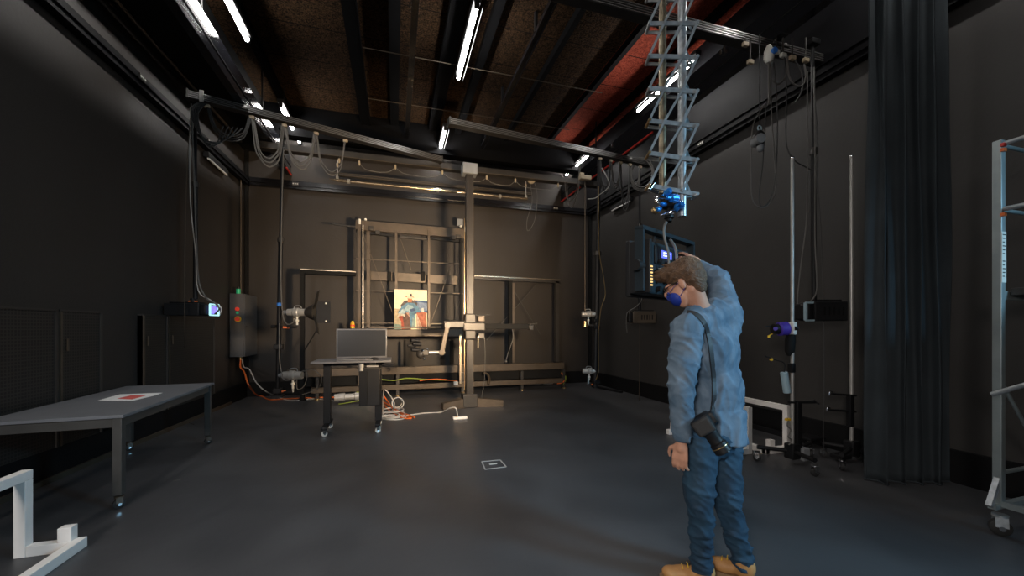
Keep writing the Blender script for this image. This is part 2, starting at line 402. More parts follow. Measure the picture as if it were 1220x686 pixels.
# two suspended support struts along the room
for (x, z, y0, y1, lab) in ((0.25, 5.5, YF, 8.72, 'thin dark metal support rail hanging under the ceiling left of the centre lamp'),
                       (1.90, 5.5, YF, 8.72, 'thin glossy support rail hanging under the ceiling right of the centre lamp')):
    t = thing('ceiling_rail', lab, 'rail', (x, 3, z), 'support rails under the ceiling')
    obj('profile', MB().bb((x-.035, y0, z-.03), (x+.035, y1, z+.05)).bb((x-.045, y0, z-.04), (x-.03, y1, z-.02)).bb((x+.03, y0, z-.04), (x+.045, y1, z-.02)), 'beam', t)
    for y in (1.2, 3.4, 5.2, 7.0, 8.4):
        obj('hanger', MB().bb((x-.02, y-.02, z+.05), (x+.02, y+.02, ZC)), 'black', t)
        for dy in (-.10, -.04, .04): obj('bolt', MB().cyl((x-.05, y+dy, z), (x+.05, y+dy, z), .012, n=8), 'chrome', t)
# thin cross pipes on the ceiling
for y, lab in ((7.55, 'farther'), (6.2, 'nearer')):
    solo('cross_pipe', MB().cyl((-.45, y, 5.56), (3.5, y, 5.56), .007), 'bronze', 'thin brown pipe crossing below the ceiling panels, the %s of two' % lab, 'pipe', 'thin pipes across the ceiling')

# ------------------------------------------------------------------ tube lamps
def batten(x, y0, lit=True, lab='', z=5.38):
    t = thing('tube_lamp', lab, 'lamp', (x, y0+.72, z-.05), 'fluorescent tube lamps')
    obj('housing', MB().bb((x-.05, y0-.05, z+.045), (x+.05, y0+1.49, z+.11), .01), 'plastic', t)
    for yy in (y0-.02, y0+1.46): obj('end_cap', MB().bb((x-.03, yy-.02, z-.03), (x+.03, yy+.02, z+.06), .008), 'plastic', t)
    obj('tube', MB().cyl((x, y0, z), (x, y0+1.44, z), .026, n=12), 'tube', t)
    if x > 0:
        for sg in ((-1, 1) if x < 4 else (-1,)): obj('added_baffle', MB().bb((x+sg*.075-.003, y0-.03, z-.038), (x+sg*.075+.003, y0+1.47, z+.004)), 'plastic', t)  # added baffles, shaped to keep these tubes' light off the left wall
    for yy in (y0+.2, y0+1.2): obj('suspension', MB().cyl((x, yy, z+.1), (x, yy, ZC), .006, n=6), 'black', t)
XT = {-1.94: 'left', 0.97: 'centre', 4.25: 'right'}
for x, c in XT.items():
    for y0, r in ((1.50, 'overhead, beyond the top of the photo'), (4.79, 'nearer'), (7.92, 'farther')):
        if y0 > 4: lab = 'lit white fluorescent tube lamp in the %s ceiling line, the %s of the two' % (c, r)
        else: lab = 'lit fluorescent tube lamp in the %s ceiling line, %s' % (c, r)
        batten(x, y0, True, lab)

# unlit wall lamps under the rail
def wall_lamp(c, lab):
    c = Vector(c); s = 1 if c.x < 0 else -1
    t = thing('wall_lamp', lab, 'lamp', c, 'unlit tube lamps under the wall rails')
    obj('housing', MB().bb(c+V(0, -.40, 0), c+V(s*.09, .40, .09), .01), 'plastic', t)
    obj('tube', MB().cyl(c+V(s*.07, -.37, -.012), c+V(s*.07, .37, -.012), .018), 'tubeoff', t)
    obj('bracket', MB().bb(c+V(0, -.03, .05), c+V(s*.03, .03, .12)), 'black', t)
wall_lamp((xl(8.05), 8.05, 4.24), 'small unlit tube lamp in black housing high on the left wall')
wall_lamp((XR, 7.87, 4.20), 'small unlit tube lamp in black housing high on the right wall')

# ------------------------------------------------------------------ track bridges (grooved aluminium profiles)
ZT = 4.75-H  # rise above the eye
def PT(u, v, z=4.70): return WZ(u, v, z)
def track(name, p, q, lab, h=.10, w=.11):
    p = Vector(p); q = Vector(q)
    t = thing(name, lab, 'track', (p+q)/2, 'grooved track bridges')
    d = (q-p).normalized(); s, up = basis(d)
    obj('profile', MB().bar(p, q, w, h), 'track', t)
    for sg in (-1, 1):
        for k in range(4):
            zz = -h/2+.012+k*(h-.024)/3
            obj('lip', MB().bar(p+s*sg*(w/2+.004)+V(0, 0, zz), q+s*sg*(w/2+.004)+V(0, 0, zz), .010, .008), 'groove', t)
    for e in (p, q): obj('end_plate', MB().bar(e-d*.01, e+d*.01, w+.03, h+.02), 'steeldk', t)
    return t, d, s
A0 = V(-2.72, 6.46, 4.62); A1 = V(0.85, 7.58, 4.62)
B0 = V(0.81, 6.15, 4.62); B1 = V(4.76, 6.62, 4.62)
C0 = V(0.9, 3.48, 4.62); C1 = V(4.88, 3.48, 4.62)
D0 = V(-2.3, 7.85, 4.60); D1 = V(4.4, 7.85, 4.60)
track('track_bridge', A0, A1, 'long grooved track slanting under the ceiling from the left wall, cable loops hanging below')
track('track_bridge', B0, B1, 'grooved track under the ceiling whose left end hangs free at the middle')
track('track_bridge', C0, C1, 'grooved track nearest the camera, running to the right wall behind the scissor lift')
t = thing('crane_beam', 'plain dark crane beam crossing the whole room near the back wall', 'beam', (D0+D1)/2)
obj('profile', MB().bar(D0, D1, .14, .12), 'steeldk', t)
obj('lip', MB().bar(D0+V(0, -.075, -.05), D1+V(0, -.075, -.05), .012, .012), 'bronze', t)
for x in (-2.14, 4.15): obj('end_truck', MB().box((x, 7.85, 4.69), (.2, .4, .015)), 'black', t)
def trolley(c, lab):
    t = thing('trolley', lab, 'trolley', c, 'trolleys joining tracks to runway beams'); c = Vector(c)
    obj('plate', MB().box(c, (.22, .16, .02)), 'steeldk', t)
    for dx in (-.08, .08):
        for dy in (-.05, .05): obj('wheel', MB().cyl(c+V(dx, dy-.012, .02), c+V(dx, dy+.012, .02), .025), 'alu', t)
def onA(x): f = (x-A0.x)/(A1.x-A0.x); return A0.lerp(A1, f)
def onB(x): f = (x-B0.x)/(B1.x-B0.x); return B0.lerp(B1, f)
trolley(onA(-2.15)+V(0, 0, -.02), 'small wheeled trolley where the slanting left track meets the left runway beam')
trolley(onB(4.2)+V(0, 0, -.02), 'small wheeled trolley where the middle track meets the right runway beam')
trolley(V(4.2, 3.48, 4.63), 'small wheeled trolley where the nearest track meets the right runway beam')

# ------------------------------------------------------------------ cable loops (festoons)
def loop_pts(a, b_, sag, wob=0.010, n=9):
    out = []
    for i in range(n):
        f = i/(n-1); s = 1-(2*f-1)**2
        s = max(s, 0)**0.5
        out.append(a.lerp(b_, f)+V(random.uniform(-wob, wob)*(0 < i < n-1), random.uniform(-wob, wob)*(0 < i < n-1), -sag*s))
    return out
def clip(c, lab, m='clip', grp='cable clips on the tracks', top=None):
    c = Vector(c); t = thing('cable_clip', lab, 'clip', c, grp)
    obj('hook', MB().cyl(c+V(0, 0, .02), V(c.x, c.y, top if top else c.z+.05), .008), 'steeldk', t)
    obj('jaw', MB().box(c, (.07, .04, .045), None, .008), m, t)
    return t
def festoon(name, a, b_, sag, m, lab, grp, r=.009, strands=1):
    mb = MB()
    for k in range(strands): mb.tube(loop_pts(Vector(a)+V(.012*k, .01*k, 0), Vector(b_)+V(-.015*k, -.01*k, 0), sag*(1-.09*k)), r)
    return solo(name, mb, m, lab, 'cable', grp)
g = 'cable loops under the slanting left track'
xs = [-2.52, -2.02, -1.62, -1.20]
zz = V(0, 0, -.085)
for i, x in enumerate(xs[:]):
    clip(onA(x)+zz, 'cream cable clip under the slanting left track, number %s from its left end' % ('one', 'two', 'three', 'four')[i])
sg = [.42, .68, .62, .0]
ord_ = ('nearest the left wall', 'hanging deepest', 'before the bright reflections')
for i in range(3):
    festoon('cable_loop', onA(xs[i])+zz, onA(xs[i+1])+zz, sg[i], 'cableg' if i else 'cable', 'grey cable bundle looping under the slanting left track, %s' % ord_[i], g, .010, 3)
festoon('cable_loop', onA(-1.20)+zz, onA(-.78)+zz, .62, 'cableg', 'pair of thin grey cables looping beside the hanging left mast', g, .007, 2)
clip(onA(-.78)+zz, 'cream cable clip under the slanting left track beside the mast')
g = 'cable loops under the middle track'
xb = [3.62, 3.86, 4.08, 4.30, 4.55]
for i, x in enumerate(xb):
    clip(onB(x)+zz, 'cream cable clip under the right end of the middle track, %s from the left' % ('first', 'second', 'third', 'fourth', 'fifth')[i])
for i in range(4):
    festoon('cable_loop', onB(xb[i])+zz, onB(xb[i+1])+zz, (.62, .50, .9, .45)[i], 'cableg' if i % 2 else 'cable',
            'grey cable loops under the right end of the middle track, %s from the left' % ('first', 'second', 'third', 'fourth')[i], g, .009, 3)
# coiled cable beside the lift
c = W(763, 207, 7.6); mb = MB()
for k in range(7): mb.torus(c+V(.01*k, .012*k-.04, -.02*(k % 3)), (0.3, 1, 0), .20+.012*(k % 4), .009, sq=1.35)
solo('cable_coil', mb, 'cableg', 'coil of dark cable hung beside the black pole left of the scissor lift', 'cable')
mb = MB().tube(loop_pts(onB(3.2)+V(0, 0, -.1), V(3.55, 7.8, 4.62), .75), .01).tube(loop_pts(onB(3.2)+V(0, 0, -.1), V(3.5, 7.8, 4.62), .62), .008)
solo('cable_loop', mb, 'cableg', 'thin cable sagging from the middle track to the back crane beam beside the red strip', 'cable', g)
# back crane beam: festoon + hooks
prev = None
hooks = [(404, 190), (428, 188), (471, 189), (527, 193), (580, 196), (614, 199), (665, 207)]
for i, (u, v) in enumerate(hooks):
    p = WY(u, v, 7.75); p.z = 4.50
    t = thing('beam_hook', 'small cream hook under the back crane beam, number %s from the left' % ('one', 'two', 'three', 'four', 'five', 'six', 'seven')[i], 'hook', p, 'hooks under the back crane beam')
    obj('stem', MB().cyl(p+V(0, 0, 0), p+V(0, 0, .04), .010), 'steeldk', t); obj('body', MB().lathe(p+V(0, 0, .0), p+V(0, 0, -.09), [(0, .008), (.2, .02), (.7, .02), (1, .006)], 10), 'clip', t)
    if prev is not None and 2 <= i:
        festoon('cable_swag', prev+V(0, 0, -.05), p+V(0, 0, -.05), .12, 'cableg', 'thin cable swag under the back crane beam, between hooks %s' % ('', '', 'two and three', 'three and four', 'four and five', 'five and six', 'six and seven')[i], 'cable swags on the back crane beam', .006)
    prev = p

# brass pipe and bar hung near the back wall
P0 = WY(400, 219, 8.5); P1 = WY(628, 241, 8.5)
P0.z = P1.z = 4.36
t = thing('hanging_pipe', 'long shiny brass coloured pipe hung horizontally in front of the back wall', 'pipe', (P0+P1)/2)
obj('pipe', MB().cyl(P0, P1, .032, n=16), 'brasspipe', t)
for f in (.06, .5, .84): obj('coupling', MB().cyl(P0.lerp(P1, f-.006), P0.lerp(P1, f+.006), .045, n=16), 'alu', t)
obj('tip', MB().lathe(P0, P0+V(-.12, 0, .01), [(0, .03), (1, .006)]), 'brasspipe', t)
t = thing('hanging_bar', 'dark grooved bar hung horizontally just above the shiny brass pipe', 'bar', (P0+P1)/2+V(0, 0, .14))
obj('profile', MB().bar(P0+V(-.12, .1, .15), P1+V(.15, .1, .15), .07, .07), 'steeldk', t)
for k in (-.02, .02): obj('lip', MB().bar(P0+V(-.12, .06, .15+k), P1+V(.15, .06, .15+k), .008, .01), 'bronze', t)
for u, nm, lab in ((404, 0, 'left'), (628, 1, 'right')):
    p = (P0 if nm == 0 else P1)+V(.03 if nm == 0 else -.03, 0, 0)
    t = thing('pipe_hanger', 'metal chain hoist hanger holding the %s end of the shiny brass pipe' % lab, 'hanger', p, 'hangers of the brass pipe')
    obj('rod', MB().cyl(p, p+V(0, 0, .47), .009), 'alu', t)
    obj('hook', MB().sph(p+V(0, 0, .30), (.022, .022, .05)), 'clip', t)
    obj('clamp', MB().box(p+V(0, 0, .05), (.05, .05, .06), None, .006), 'alu', t)
    obj('spreader', MB().bar(p+V(-.30, 0, .49), p+V(.55, 0, .49), .03, .03), 'steeldk', t)
    for k in (-.28, .1, .5): obj('wheel', MB().cyl(p+V(k, -.02, .53), p+V(k, .02, .53), .035), 'clip', t)
p = WY(633, 214, 7.9)
t = thing('pulley', 'cream round pulley wheel hung under the back crane beam', 'pulley', p)
obj('wheel', MB().cyl(p+V(0, -.02, 0), p+V(0, .02, 0), .085, n=20).cyl(p+V(0, -.03, 0), p+V(0, .03, 0), .03), 'clip', t)
obj('axle', MB().cyl(p+V(0, -.04, 0), p+V(0, .04, 0), .012), 'black', t); obj('bracket', MB().bar(p, V(p.x, p.y, 4.64), .03, .012), 'steeldk', t)
pp = [p+V(.05, 0, 0)]+[WY(u, v, 7.9) for u, v in ((640, 232), (637, 262), (629, 275), (628, 262), (634, 240))]+[p+V(-.03, 0, -.05)]
solo('pull_cord', MB().tube(pp, .005), 'cableg', 'thin cord looping down from the cream pulley wheel', 'cord')

# ------------------------------------------------------------------ hanging masts
def mast(top, bot, name, lab, r=.032):
    t = thing(name, lab, 'mast', bot); top = Vector(top); bot = Vector(bot)
    mid = top.lerp(bot, .42)
    obj('upper_tube', MB().cyl(top, mid, r*.8, n=14), 'black', t)
    obj('lower_tube', MB().cyl(mid, bot, r*1.15, n=14), 'black', t)
    obj('collar', MB().cyl(mid+V(0, 0, .04), mid-V(0, 0, .03), r*1.6), 'steeldk', t)
    obj('top_clamp', MB().box(top, (.12, .1, .06), None, .01), 'black', t)
    return t
# left mast
mt = onA(-1.30); mt.z = 4.60
d0 = (mt-CAM).dot(FV)
mbm = W(331, 470, d0); mt2 = W(337, 150, d0)
mt = V(mt2.x, mt2.y, 4.58)
M1 = mast(mt, mbm, 'hanging_mast', 'black telescopic mast hung from the slanting left track, two lamp heads on it', .030)
obj('tape', MB().cyl(mt.lerp(mbm, .655), mt.lerp(mbm, .668), .040), 'bluetape', M1, label='blue tape band')
for f in (.82, .985): obj('bracket', MB().box(mt.lerp(mbm, f), (.12, .12, .08), None, .01), 'black', M1)
q = mt.lerp(mbm, .83); obj('foot_plate', MB().box(mbm+V(0, 0, -.02), (.16, .16, .03)), 'black', M1)

def camera_head(base, tgt, s, lab, name='spotlight', vanes=False, grp=None):
    """silver spot head: base is the body centre, tgt its pointing direction"""
    b0 = Vector(base); d = Vector(tgt).normalized(); sd, up = basis(d)
    t = thing(name, lab, 'spotlight', b0-V(0, 0, .12*s), grp)
    obj('body', MB().lathe(b0-d*.16*s, b0+d*.14*s, [(0, .03*s), (.05, .055*s), (.35, .06*s), (.4, .072*s), (.6, .072*s), (.65, .06*s), (1, .055*s)], 18), 'alu', t)
    obj('cap', MB().cyl(b0-d*.21*s, b0-d*.16*s, .032*s), 'grey', t)
    obj('stem', MB().cyl(b0-V(0, 0, .05*s), b0-V(0, 0, .20*s), .016*s).sph(b0-V(0, 0, .13*s), .028*s), 'offwhite', t)
    obj('handle', MB().tube([b0-d*.05*s+up*.06*s, b0-d*.03*s+up*.10*s, b0+d*.05*s+up*.10*s, b0+d*.07*s+up*.06*s], .008*s), 'grey', t)
    if vanes:
        c = b0+d*.22*s
        obj('reflector', MB().lathe(b0+d*.13*s, b0+d*.30*s, [(0, .05*s), (.4, .10*s), (1, .135*s)], 20), 'steeldk', t)
        for a in (66, 294):
            rr = math.radians(a); e = sd*math.cos(rr)+up*math.sin(rr); c2 = b0+d*.30*s
            f = e.cross(d).normalized()
            obj('vane', MB().poly([c2+e*.08*s-f*.06*s, c2+e*.08*s+f*.06*s, c2+e*.36*s+f*.04*s+d*.10, c2+e*.36*s-f*.04*s+d*.10], d, .008), 'black', t)
        obj('back_plate', MB().box(b0+d*.42*s, (.20*s, .02, .34*s)), 'black', t)
        for a, c_ in ((.1, .14), (.1, -.14)): obj('knob', MB().sph(b0+d*.46*s+V(0, -.02, c_*s), .015*s), 'offwhite', t)
    return t
du = RV
b0 = W(354, 372, d0)
camera_head(b0, RV, 1.0, 'silver spotlight head with dark vanes clamped halfway up the left mast', vanes=True)
mb = MB().bar(W(331, 389, d0), W(353, 390, d0), .03, .03); t = thing('mast_bracket', 'short black arm on the left mast carrying the vaned spotlight', 'arm', W(331, 389, d0), 'mast brackets')
obj('arm', mb, 'black', t); obj('clamp', MB().cyl(W(331, 389, d0)-RV*.10, W(331, 389, d0)-RV*.03, .028), 'black', t); obj('knob', MB().box(W(341, 390, d0), (.09, .04, .03), None, .006), 'cableo', t, label='orange knob')
camera_head(W(349, 447, d0), RV, 1.05, 'silver spotlight head at the foot of the left mast')
t = thing('mast_bracket', 'short black arm at the foot of the left mast under the lower spotlight', 'arm', W(331, 468, d0), 'mast brackets')
obj('arm', MB().bar(W(331, 467, d0), W(349, 467, d0), .03, .03), 'black', t); obj('knob', MB().box(W(337, 466, d0), (.08, .04, .03), None, .006), 'cableo', t, label='orange knob')
obj('post', MB().cyl(W(349, 467, d0), W(349, 460, d0), .014), 'alu', t)
solo('mast_cable', MB().tube([W(u, v, d0-.06) for u, v in ((338, 175), (336, 240), (335, 300), (335, 345), (337, 375), (342, 386), (349, 384), (350, 379))], .008), 'cableg', 'grey cable running down the left mast to its vaned spotlight', 'cable')
solo('mast_cable', MB().tube([W(u, v, d0-.06) for u, v in ((333, 385), (333, 425), (336, 445), (340, 453), (347, 452))], .008), 'cableg', 'grey cable from the left mast down to its lower spotlight', 'cable')
# wires behind
solo('cable_tangle', MB().tube([W(u, v, d0) for u, v in ((352, 456), (360, 442), (366, 446), (362, 460), (354, 463), (356, 446), (372, 440), (383, 450), (378, 463), (360, 470))], .006), 'cableg', 'loose tangle of thin grey wires beside the lower left spotlight', 'cable')

# right mast
mtr = onB(3.66); dr = (mtr-CAM).dot(FV)
top = W(714, 186, dr); bot = W(709, 462, dr)
M2 = mast(V(top.x, top.y, 4.58), bot, 'hanging_mast', 'black telescopic mast hung from the middle track in the right back corner', .042)
obj('tape', MB().cyl(W(711, 371, dr), W(711, 373.5, dr), .042), 'bluetape', M2, label='blue tape band')
for v in (382, 390, 455): obj('bracket', MB().box(W(710, v, dr), (.12, .12, .06), None, .01), 'black', M2)
camera_head(W(701, 374, dr), -RV, .85, 'silver spotlight head halfway up the right back mast')
camera_head(W(702, 442, dr), -RV, .85, 'silver spotlight head at the foot of the right back mast')
t = thing('mast_bracket', 'short black arm halfway up the right back mast', 'arm', W(709, 388, dr), 'mast brackets'); obj('arm', MB().bar(W(700, 387, dr), W(711, 388, dr), .03, .03), 'black', t); obj('post', MB().cyl(W(701, 387, dr), W(701, 378, dr), .015), 'cyan', t)
t = thing('mast_bracket', 'short black arm at the foot of the right back mast', 'arm', W(709, 458, dr), 'mast brackets'); obj('arm', MB().bar(W(700, 458, dr), W(711, 459, dr), .03, .03), 'black', t); obj('post', MB().cyl(W(701, 458, dr), W(701, 447, dr), .015), 'cyan', t); obj('knob', MB().box(W(706, 458, dr), (.06, .04, .02)), 'cableo', t, label='orange knob')
t = thing('floor_bar', 'flat black bar lying on the floor at the foot of the right back wall', 'bar', WZ(722, 464)); obj('bar', MB().bar(WZ(706, 461)+V(0, 0, .02), WZ(741, 468)+V(0, 0, .02), .08, .04, bev=.005), 'black', t)
solo('guide_wire', MB().cyl(W(697, 213, dr-.1), W(697, 372, dr-.1), .009), 'bronze', 'thin taut brown wire beside the right back mast', 'wire')
p = W(697, 386, dr-.1)
t = thing('counterweight', 'small brass weight at the lower end of the taut brown wire', 'weight', p); obj('weight', MB().cyl(p+V(0, 0, -.05), p+V(0, 0, .05), .045), 'brass', t); obj('eye', MB().torus(p+V(0, 0, .07), (0, 1, 0), .02, .006), 'steeldk', t)
solo('wire_fitting', MB().box(W(697, 212, dr-.1), (.22, .1, .08), None, .015).box(W(693, 210, dr-.1), (.08, .06, .12), None, .01), 'clip', 'cream cable head fitting at the top of the taut wire', 'fitting')
solo('mast_cable', MB().tube([W(u, v, dr-.08) for u, v in ((713, 222), (713, 260), (714, 300), (719, 330), (721, 352), (716, 368), (713, 400), (713, 440), (710, 452))], .008), 'brass', 'thin brown cable bowing away from the right back mast', 'cable')
solo('mast_cable', MB().tube([W(u, v, dr-.08) for u, v in ((717, 200), (726, 218), (722, 226), (714, 232), (709, 236), (700, 237))], .008), 'cablew', 'pale twisted cable at the top of the right back mast', 'cable')

# projector type box, left
def projector(c, L, w, h, dx, lab, ring=True, flip=1, name='projector', bodym='plastic'):
    c = Vector(c); dx = Vector(dx).normalized(); s, up = basis(dx)
    t = thing(name, lab, 'projector', c-V(0, 0, h/2))
    obj('body', MB().bar(c-dx*L/2, c+dx*L*.28, w, h, bev=.012), bodym, t)
    obj('front_block', MB().bar(c+dx*L*.28, c+dx*L*.42, w*.9, h*.86, bev=.02), 'black', t)
    obj('top_rail', MB().bar(c-dx*L*.45+up*(h/2+.012), c+dx*L*.2+up*(h/2+.012), w*.5, .02), 'black', t)
    for k in range(5): obj('vent', MB().bar(c+dx*(-L*.38+k*.05)-s*(w/2+.001)-up*h*.2, c+dx*(-L*.38+k*.05)-s*(w/2+.001)+up*h*.2, .02, .004), 'matte', t)
    return t, s, up
dl = (onA(-2.50)-CAM).dot(FV)
c = W(230, 369, dl)
t, s, up = projector(c, .60, .26, .17, V(1, -.25, 0), 'black projector with glowing violet lens hung by the left wall')
dxx = V(1, -.25, 0).normalized(); e = c+dxx*.26
obj('lens', MB().cyl(e, e+dxx*.03, .055, n=20), 'lenslit', t, label='glowing violet lens')
mb = MB()
for a, b_ in (((-.085, -.075), (-.085, .075)), ((-.085, .075), (.085, .075)), ((.085, .075), (.085, -.075)), ((-.085, -.075), (.085, -.075))):
    mb.bar(e+dxx*.03+s*a[0]+up*a[1], e+dxx*.03+s*b_[0]+up*b_[1], .02, .02)
obj('lens_frame', mb, 'ringlit', t, label='glowing pale cyan frame')
obj('mount', MB().cyl(c+V(0, 0, .09), c+V(0, 0, .16), .035), 'black', t)
obj('clamp', MB().box(c+V(0, 0, .115), (.09, .05, .02)), 'cableo', t, label='orange clamp')
ct = W(235, 130, dl); ct.z = 4.60; cb = c+V(.03, 0, .15)
M3 = mast(V(cb.x, cb.y, 4.60), cb, 'hanging_mast', 'black pole hung from the left end of the slanting track, projector at its foot', .026)
solo('mast_cable', MB().tube([V(cb.x-.03, cb.y-.05, 4.55)]+[W(u, v, dl-.08) for u, v in ((230, 180), (232, 230), (234, 290), (237, 335), (246, 355), (256, 361), (261, 368), (256, 374))], .010), 'cableg', 'grey cable down the projector pole by the left wall, curling at the lens', 'cable')
solo('mast_cable', MB().tube([V(cb.x-.05, cb.y-.03, 4.5)]+[W(u, v, dl-.05) for u, v in ((226, 170), (227, 240), (233, 300), (236, 345), (250, 357), (263, 366), (262, 375))], .007), 'cablew', 'thin pale cable down the projector pole by the left wall', 'cable')
solo('drop_cord', MB().tube([W(u, v, dl-.12) for u, v in ((227, 140), (223, 200), (220.5, 300), (220, 400))]+[WZ(220, 486)+V(0, 0, .8), WZ(220, 500)+V(.0, 0, .06), WZ(224, 503)+V(0, 0, .006), WZ(231, 506)+V(0, 0, .006)], .005), 'bronze', 'long thin brown cord dropping to the floor beyond the big table', 'cord')
mb = MB()
for k in range(5): mb.tube([onA(-2.6)+V(.02*k, 0, -.06), onA(-2.68)+V(.02*k, -.02, -.2-.02*k), onA(-2.62)+V(.03*k, 0, -.45-.05*k), onA(-2.45)+V(.05*k, .02, -.62+.04*k), onA(-2.35)+V(.06*k, .02, -.3)], .009)
solo('cable_bundle', mb, 'cable', 'thick bundle of dark cables draped over the left end of the slanting track', 'cable')
clipb = onA(-2.55)+V(0, -.08, -.0); solo('metal_bracket', MB().box(clipb, (.05, .02, .16), None, .004), 'alu', 'bright metal bracket near the left end of the slanting track', 'bracket')

# small box on pole behind lamp panel
dp = (onB(4.55)-CAM).dot(FV)
c = W(762, 378, dp)
t, s, up = projector(c, .56, .2, .23, -RV, 'small dark bronze box hung on a pole behind the lamp panel', name='control_box', bodym='bronze')
t['category'] = 'box'
obj('terminal', MB().box(c+RV*.26, (.08, .12, .14), None, .01), 'black', t)
topb = onB(4.45); topp = V(c.x, c.y, 4.60)
mast(topp, c+V(0, 0, .12), 'hanging_mast', 'thin black pole hung from the middle track, passing behind the lamp panel', .026)
solo('mast_cable', MB().tube([W(u, v, dp-.1) for u, v in ((765, 345), (764, 358), (757, 366), (748, 372), (746, 383), (747, 396))], .010), 'cableg', 'grey cable curling round the small bronze box', 'cable')
pf = WZ(763, 484); pf = V(c.x, c.y, 0)
solo('drop_cord', MB().tube([c+V(0, 0, -.1), V(c.x, c.y, .8), V(c.x-.01, c.y, .02)], .006), 'bronze', 'thin brown cord hanging from the small bronze box to the floor', 'cord')

# right projector on pole
dq = 4.35
c = W(975, 371, dq)
t, s, up = projector(c, .46, .24, .21, -RV, 'black projector hung from the nearest track by the right wall')
e = c-RV*.20
obj('lens_frame', MB().bar(e-RV*.03-FV*.12+up*.09, e-RV*.03-FV*.12-up*.10, .02, .03).bar(e-RV*.03-FV*.12+up*.09, e+RV*.05-FV*.12+up*.09, .02, .02).bar(e-RV*.03-FV*.12-up*.10, e+RV*.06-FV*.12-up*.10, .02, .02), 'cyan', t, label='pale cyan edge plate')
tp = W(968, 80, dq)
mast(V(tp.x, tp.y, 4.56), W(970, 359, dq), 'hanging_mast', 'black pole with cables hung from the nearest track, holding the right projector', .022)
solo('mast_cable', MB().tube([W(u, v, dq-.07) for u, v in ((962, 85), (962, 140), (962, 200), (961, 260), (955, 310), (951, 345), (950, 362))], .006), 'cableg', 'thin pale cable beside the right projector pole', 'cable')
solo('mast_cable', MB().tube([W(u, v, dq-.07) for u, v in ((970, 80), (971, 180), (971, 280), (973, 330), (972, 350), (962, 362), (954, 363))], .007), 'cableg', 'grey cable hugging the right projector pole and curling to its front', 'cable')
solo('mast_cable', MB().tube([W(u, v, dq-.03) for u, v in ((967, 80), (974, 160), (974, 220), (977, 260), (980, 330), (982, 420), (981, 500))]+[W(981, 545, dq)*1.0], .005), 'cable', 'thin black cable dropping past the right projector to the floor', 'cable')
g = 'cable loops under the nearest track'
dc = 4.3
for lab, pts, m, r in (
    ('longest thin grey cable loop under the nearest track, reaching down past the hoist', ((918, 75), (919, 130), (922, 180), (924, 225), (916, 243), (905, 247), (896, 236), (895, 200), (897, 150), (911, 125)), 'cableg', .006),
    ('dark cable loop under the nearest track inside the longest loop', ((922, 75), (926, 130), (925, 190), (920, 230), (910, 246), (904, 235), (909, 190), (913, 120)), 'cable', .006),
    ('black cable sweeping from the nearest track across to the projector pole', ((934, 66), (937, 110), (936, 160), (939, 180), (948, 192), (960, 199), (967, 203)), 'cable', .007),
    ('short grey cable loop under the nearest track beside the white socket', ((937, 66), (938, 84), (933, 96), (926, 100), (921, 96)), 'cableg', .009),
    ('wide grey cable loop under the nearest track before the pole', ((938, 66), (940, 90), (947, 101), (955, 102), (960, 92), (958, 76)), 'cableg', .009),
    ('small dark cable loop under the nearest track at the right wall', ((947, 72), (955, 86), (956, 105), (950, 118), (942, 125)), 'cable', .007)):
    solo('cable_loop', MB().tube([W(u, v, dc+.02*i % 3*.01) for i, (u, v) in enumerate(pts)], r), m, lab, 'cable', g)
for i, (u, v, m) in enumerate(((888, 53, 'clip'), (894, 74, 'clip'), (925, 62, 'offwhite'), (933, 66, 'offwhite'), (944, 69, 'clip'), (960, 72, 'clip'), (771, 1, 'offwhite'))):
    if i == 6: continue
    clip(W(u, v, 4.3), 'small cable clip under the nearest track, %s from the left' % ('first', 'second', 'third', 'fourth', 'fifth', 'sixth')[i], m, top=4.585)
p = W(916, 64, 4.25)
t = thing('socket_adapter', 'white socket with blue cap hung under the nearest track', 'socket', p)
obj('shell', MB().lathe(p+V(0, 0, .09), p+V(0, 0, -.10), [(0, .02), (.3, .045), (.75, .05), (1, .03)]), 'offwhite', t)
obj('cap', MB().cyl(p+RV*.02-FV*.03, p+RV*.03-FV*.065, .032, n=18), 'bluetape', t, label='round blue cap')
obj('lead', MB().cyl(p+V(0, 0, -.1), p+V(0, 0, -.55), .01), 'cableg', t)
p = W(905, 165, 4.2)
t = thing('chain_hoist', 'dark chain hoist hanging below the nearest track near the right wall', 'hoist', p)
obj('housing', MB().sph(p, (.055, .05, .09)), 'plastic', t); obj('motor', MB().cyl(p-RV*.02+V(0, 0, -.02)-FV*.06, p-RV*.02+V(0, 0, -.02)+FV*.06, .05), 'grey', t)
obj('hook', MB().torus(p+V(0, 0, .11), (0, 1, 0), .025, .007), 'cyan', t); obj('chain', MB().tube([p+V(0, 0, .12), V(p.x, p.y, 4.55)], .006, smooth=False), 'black', t)
obj('chain_bag', MB().sph(p+V(.01, 0, -.09), (.035, .035, .05)), 'grey', t)

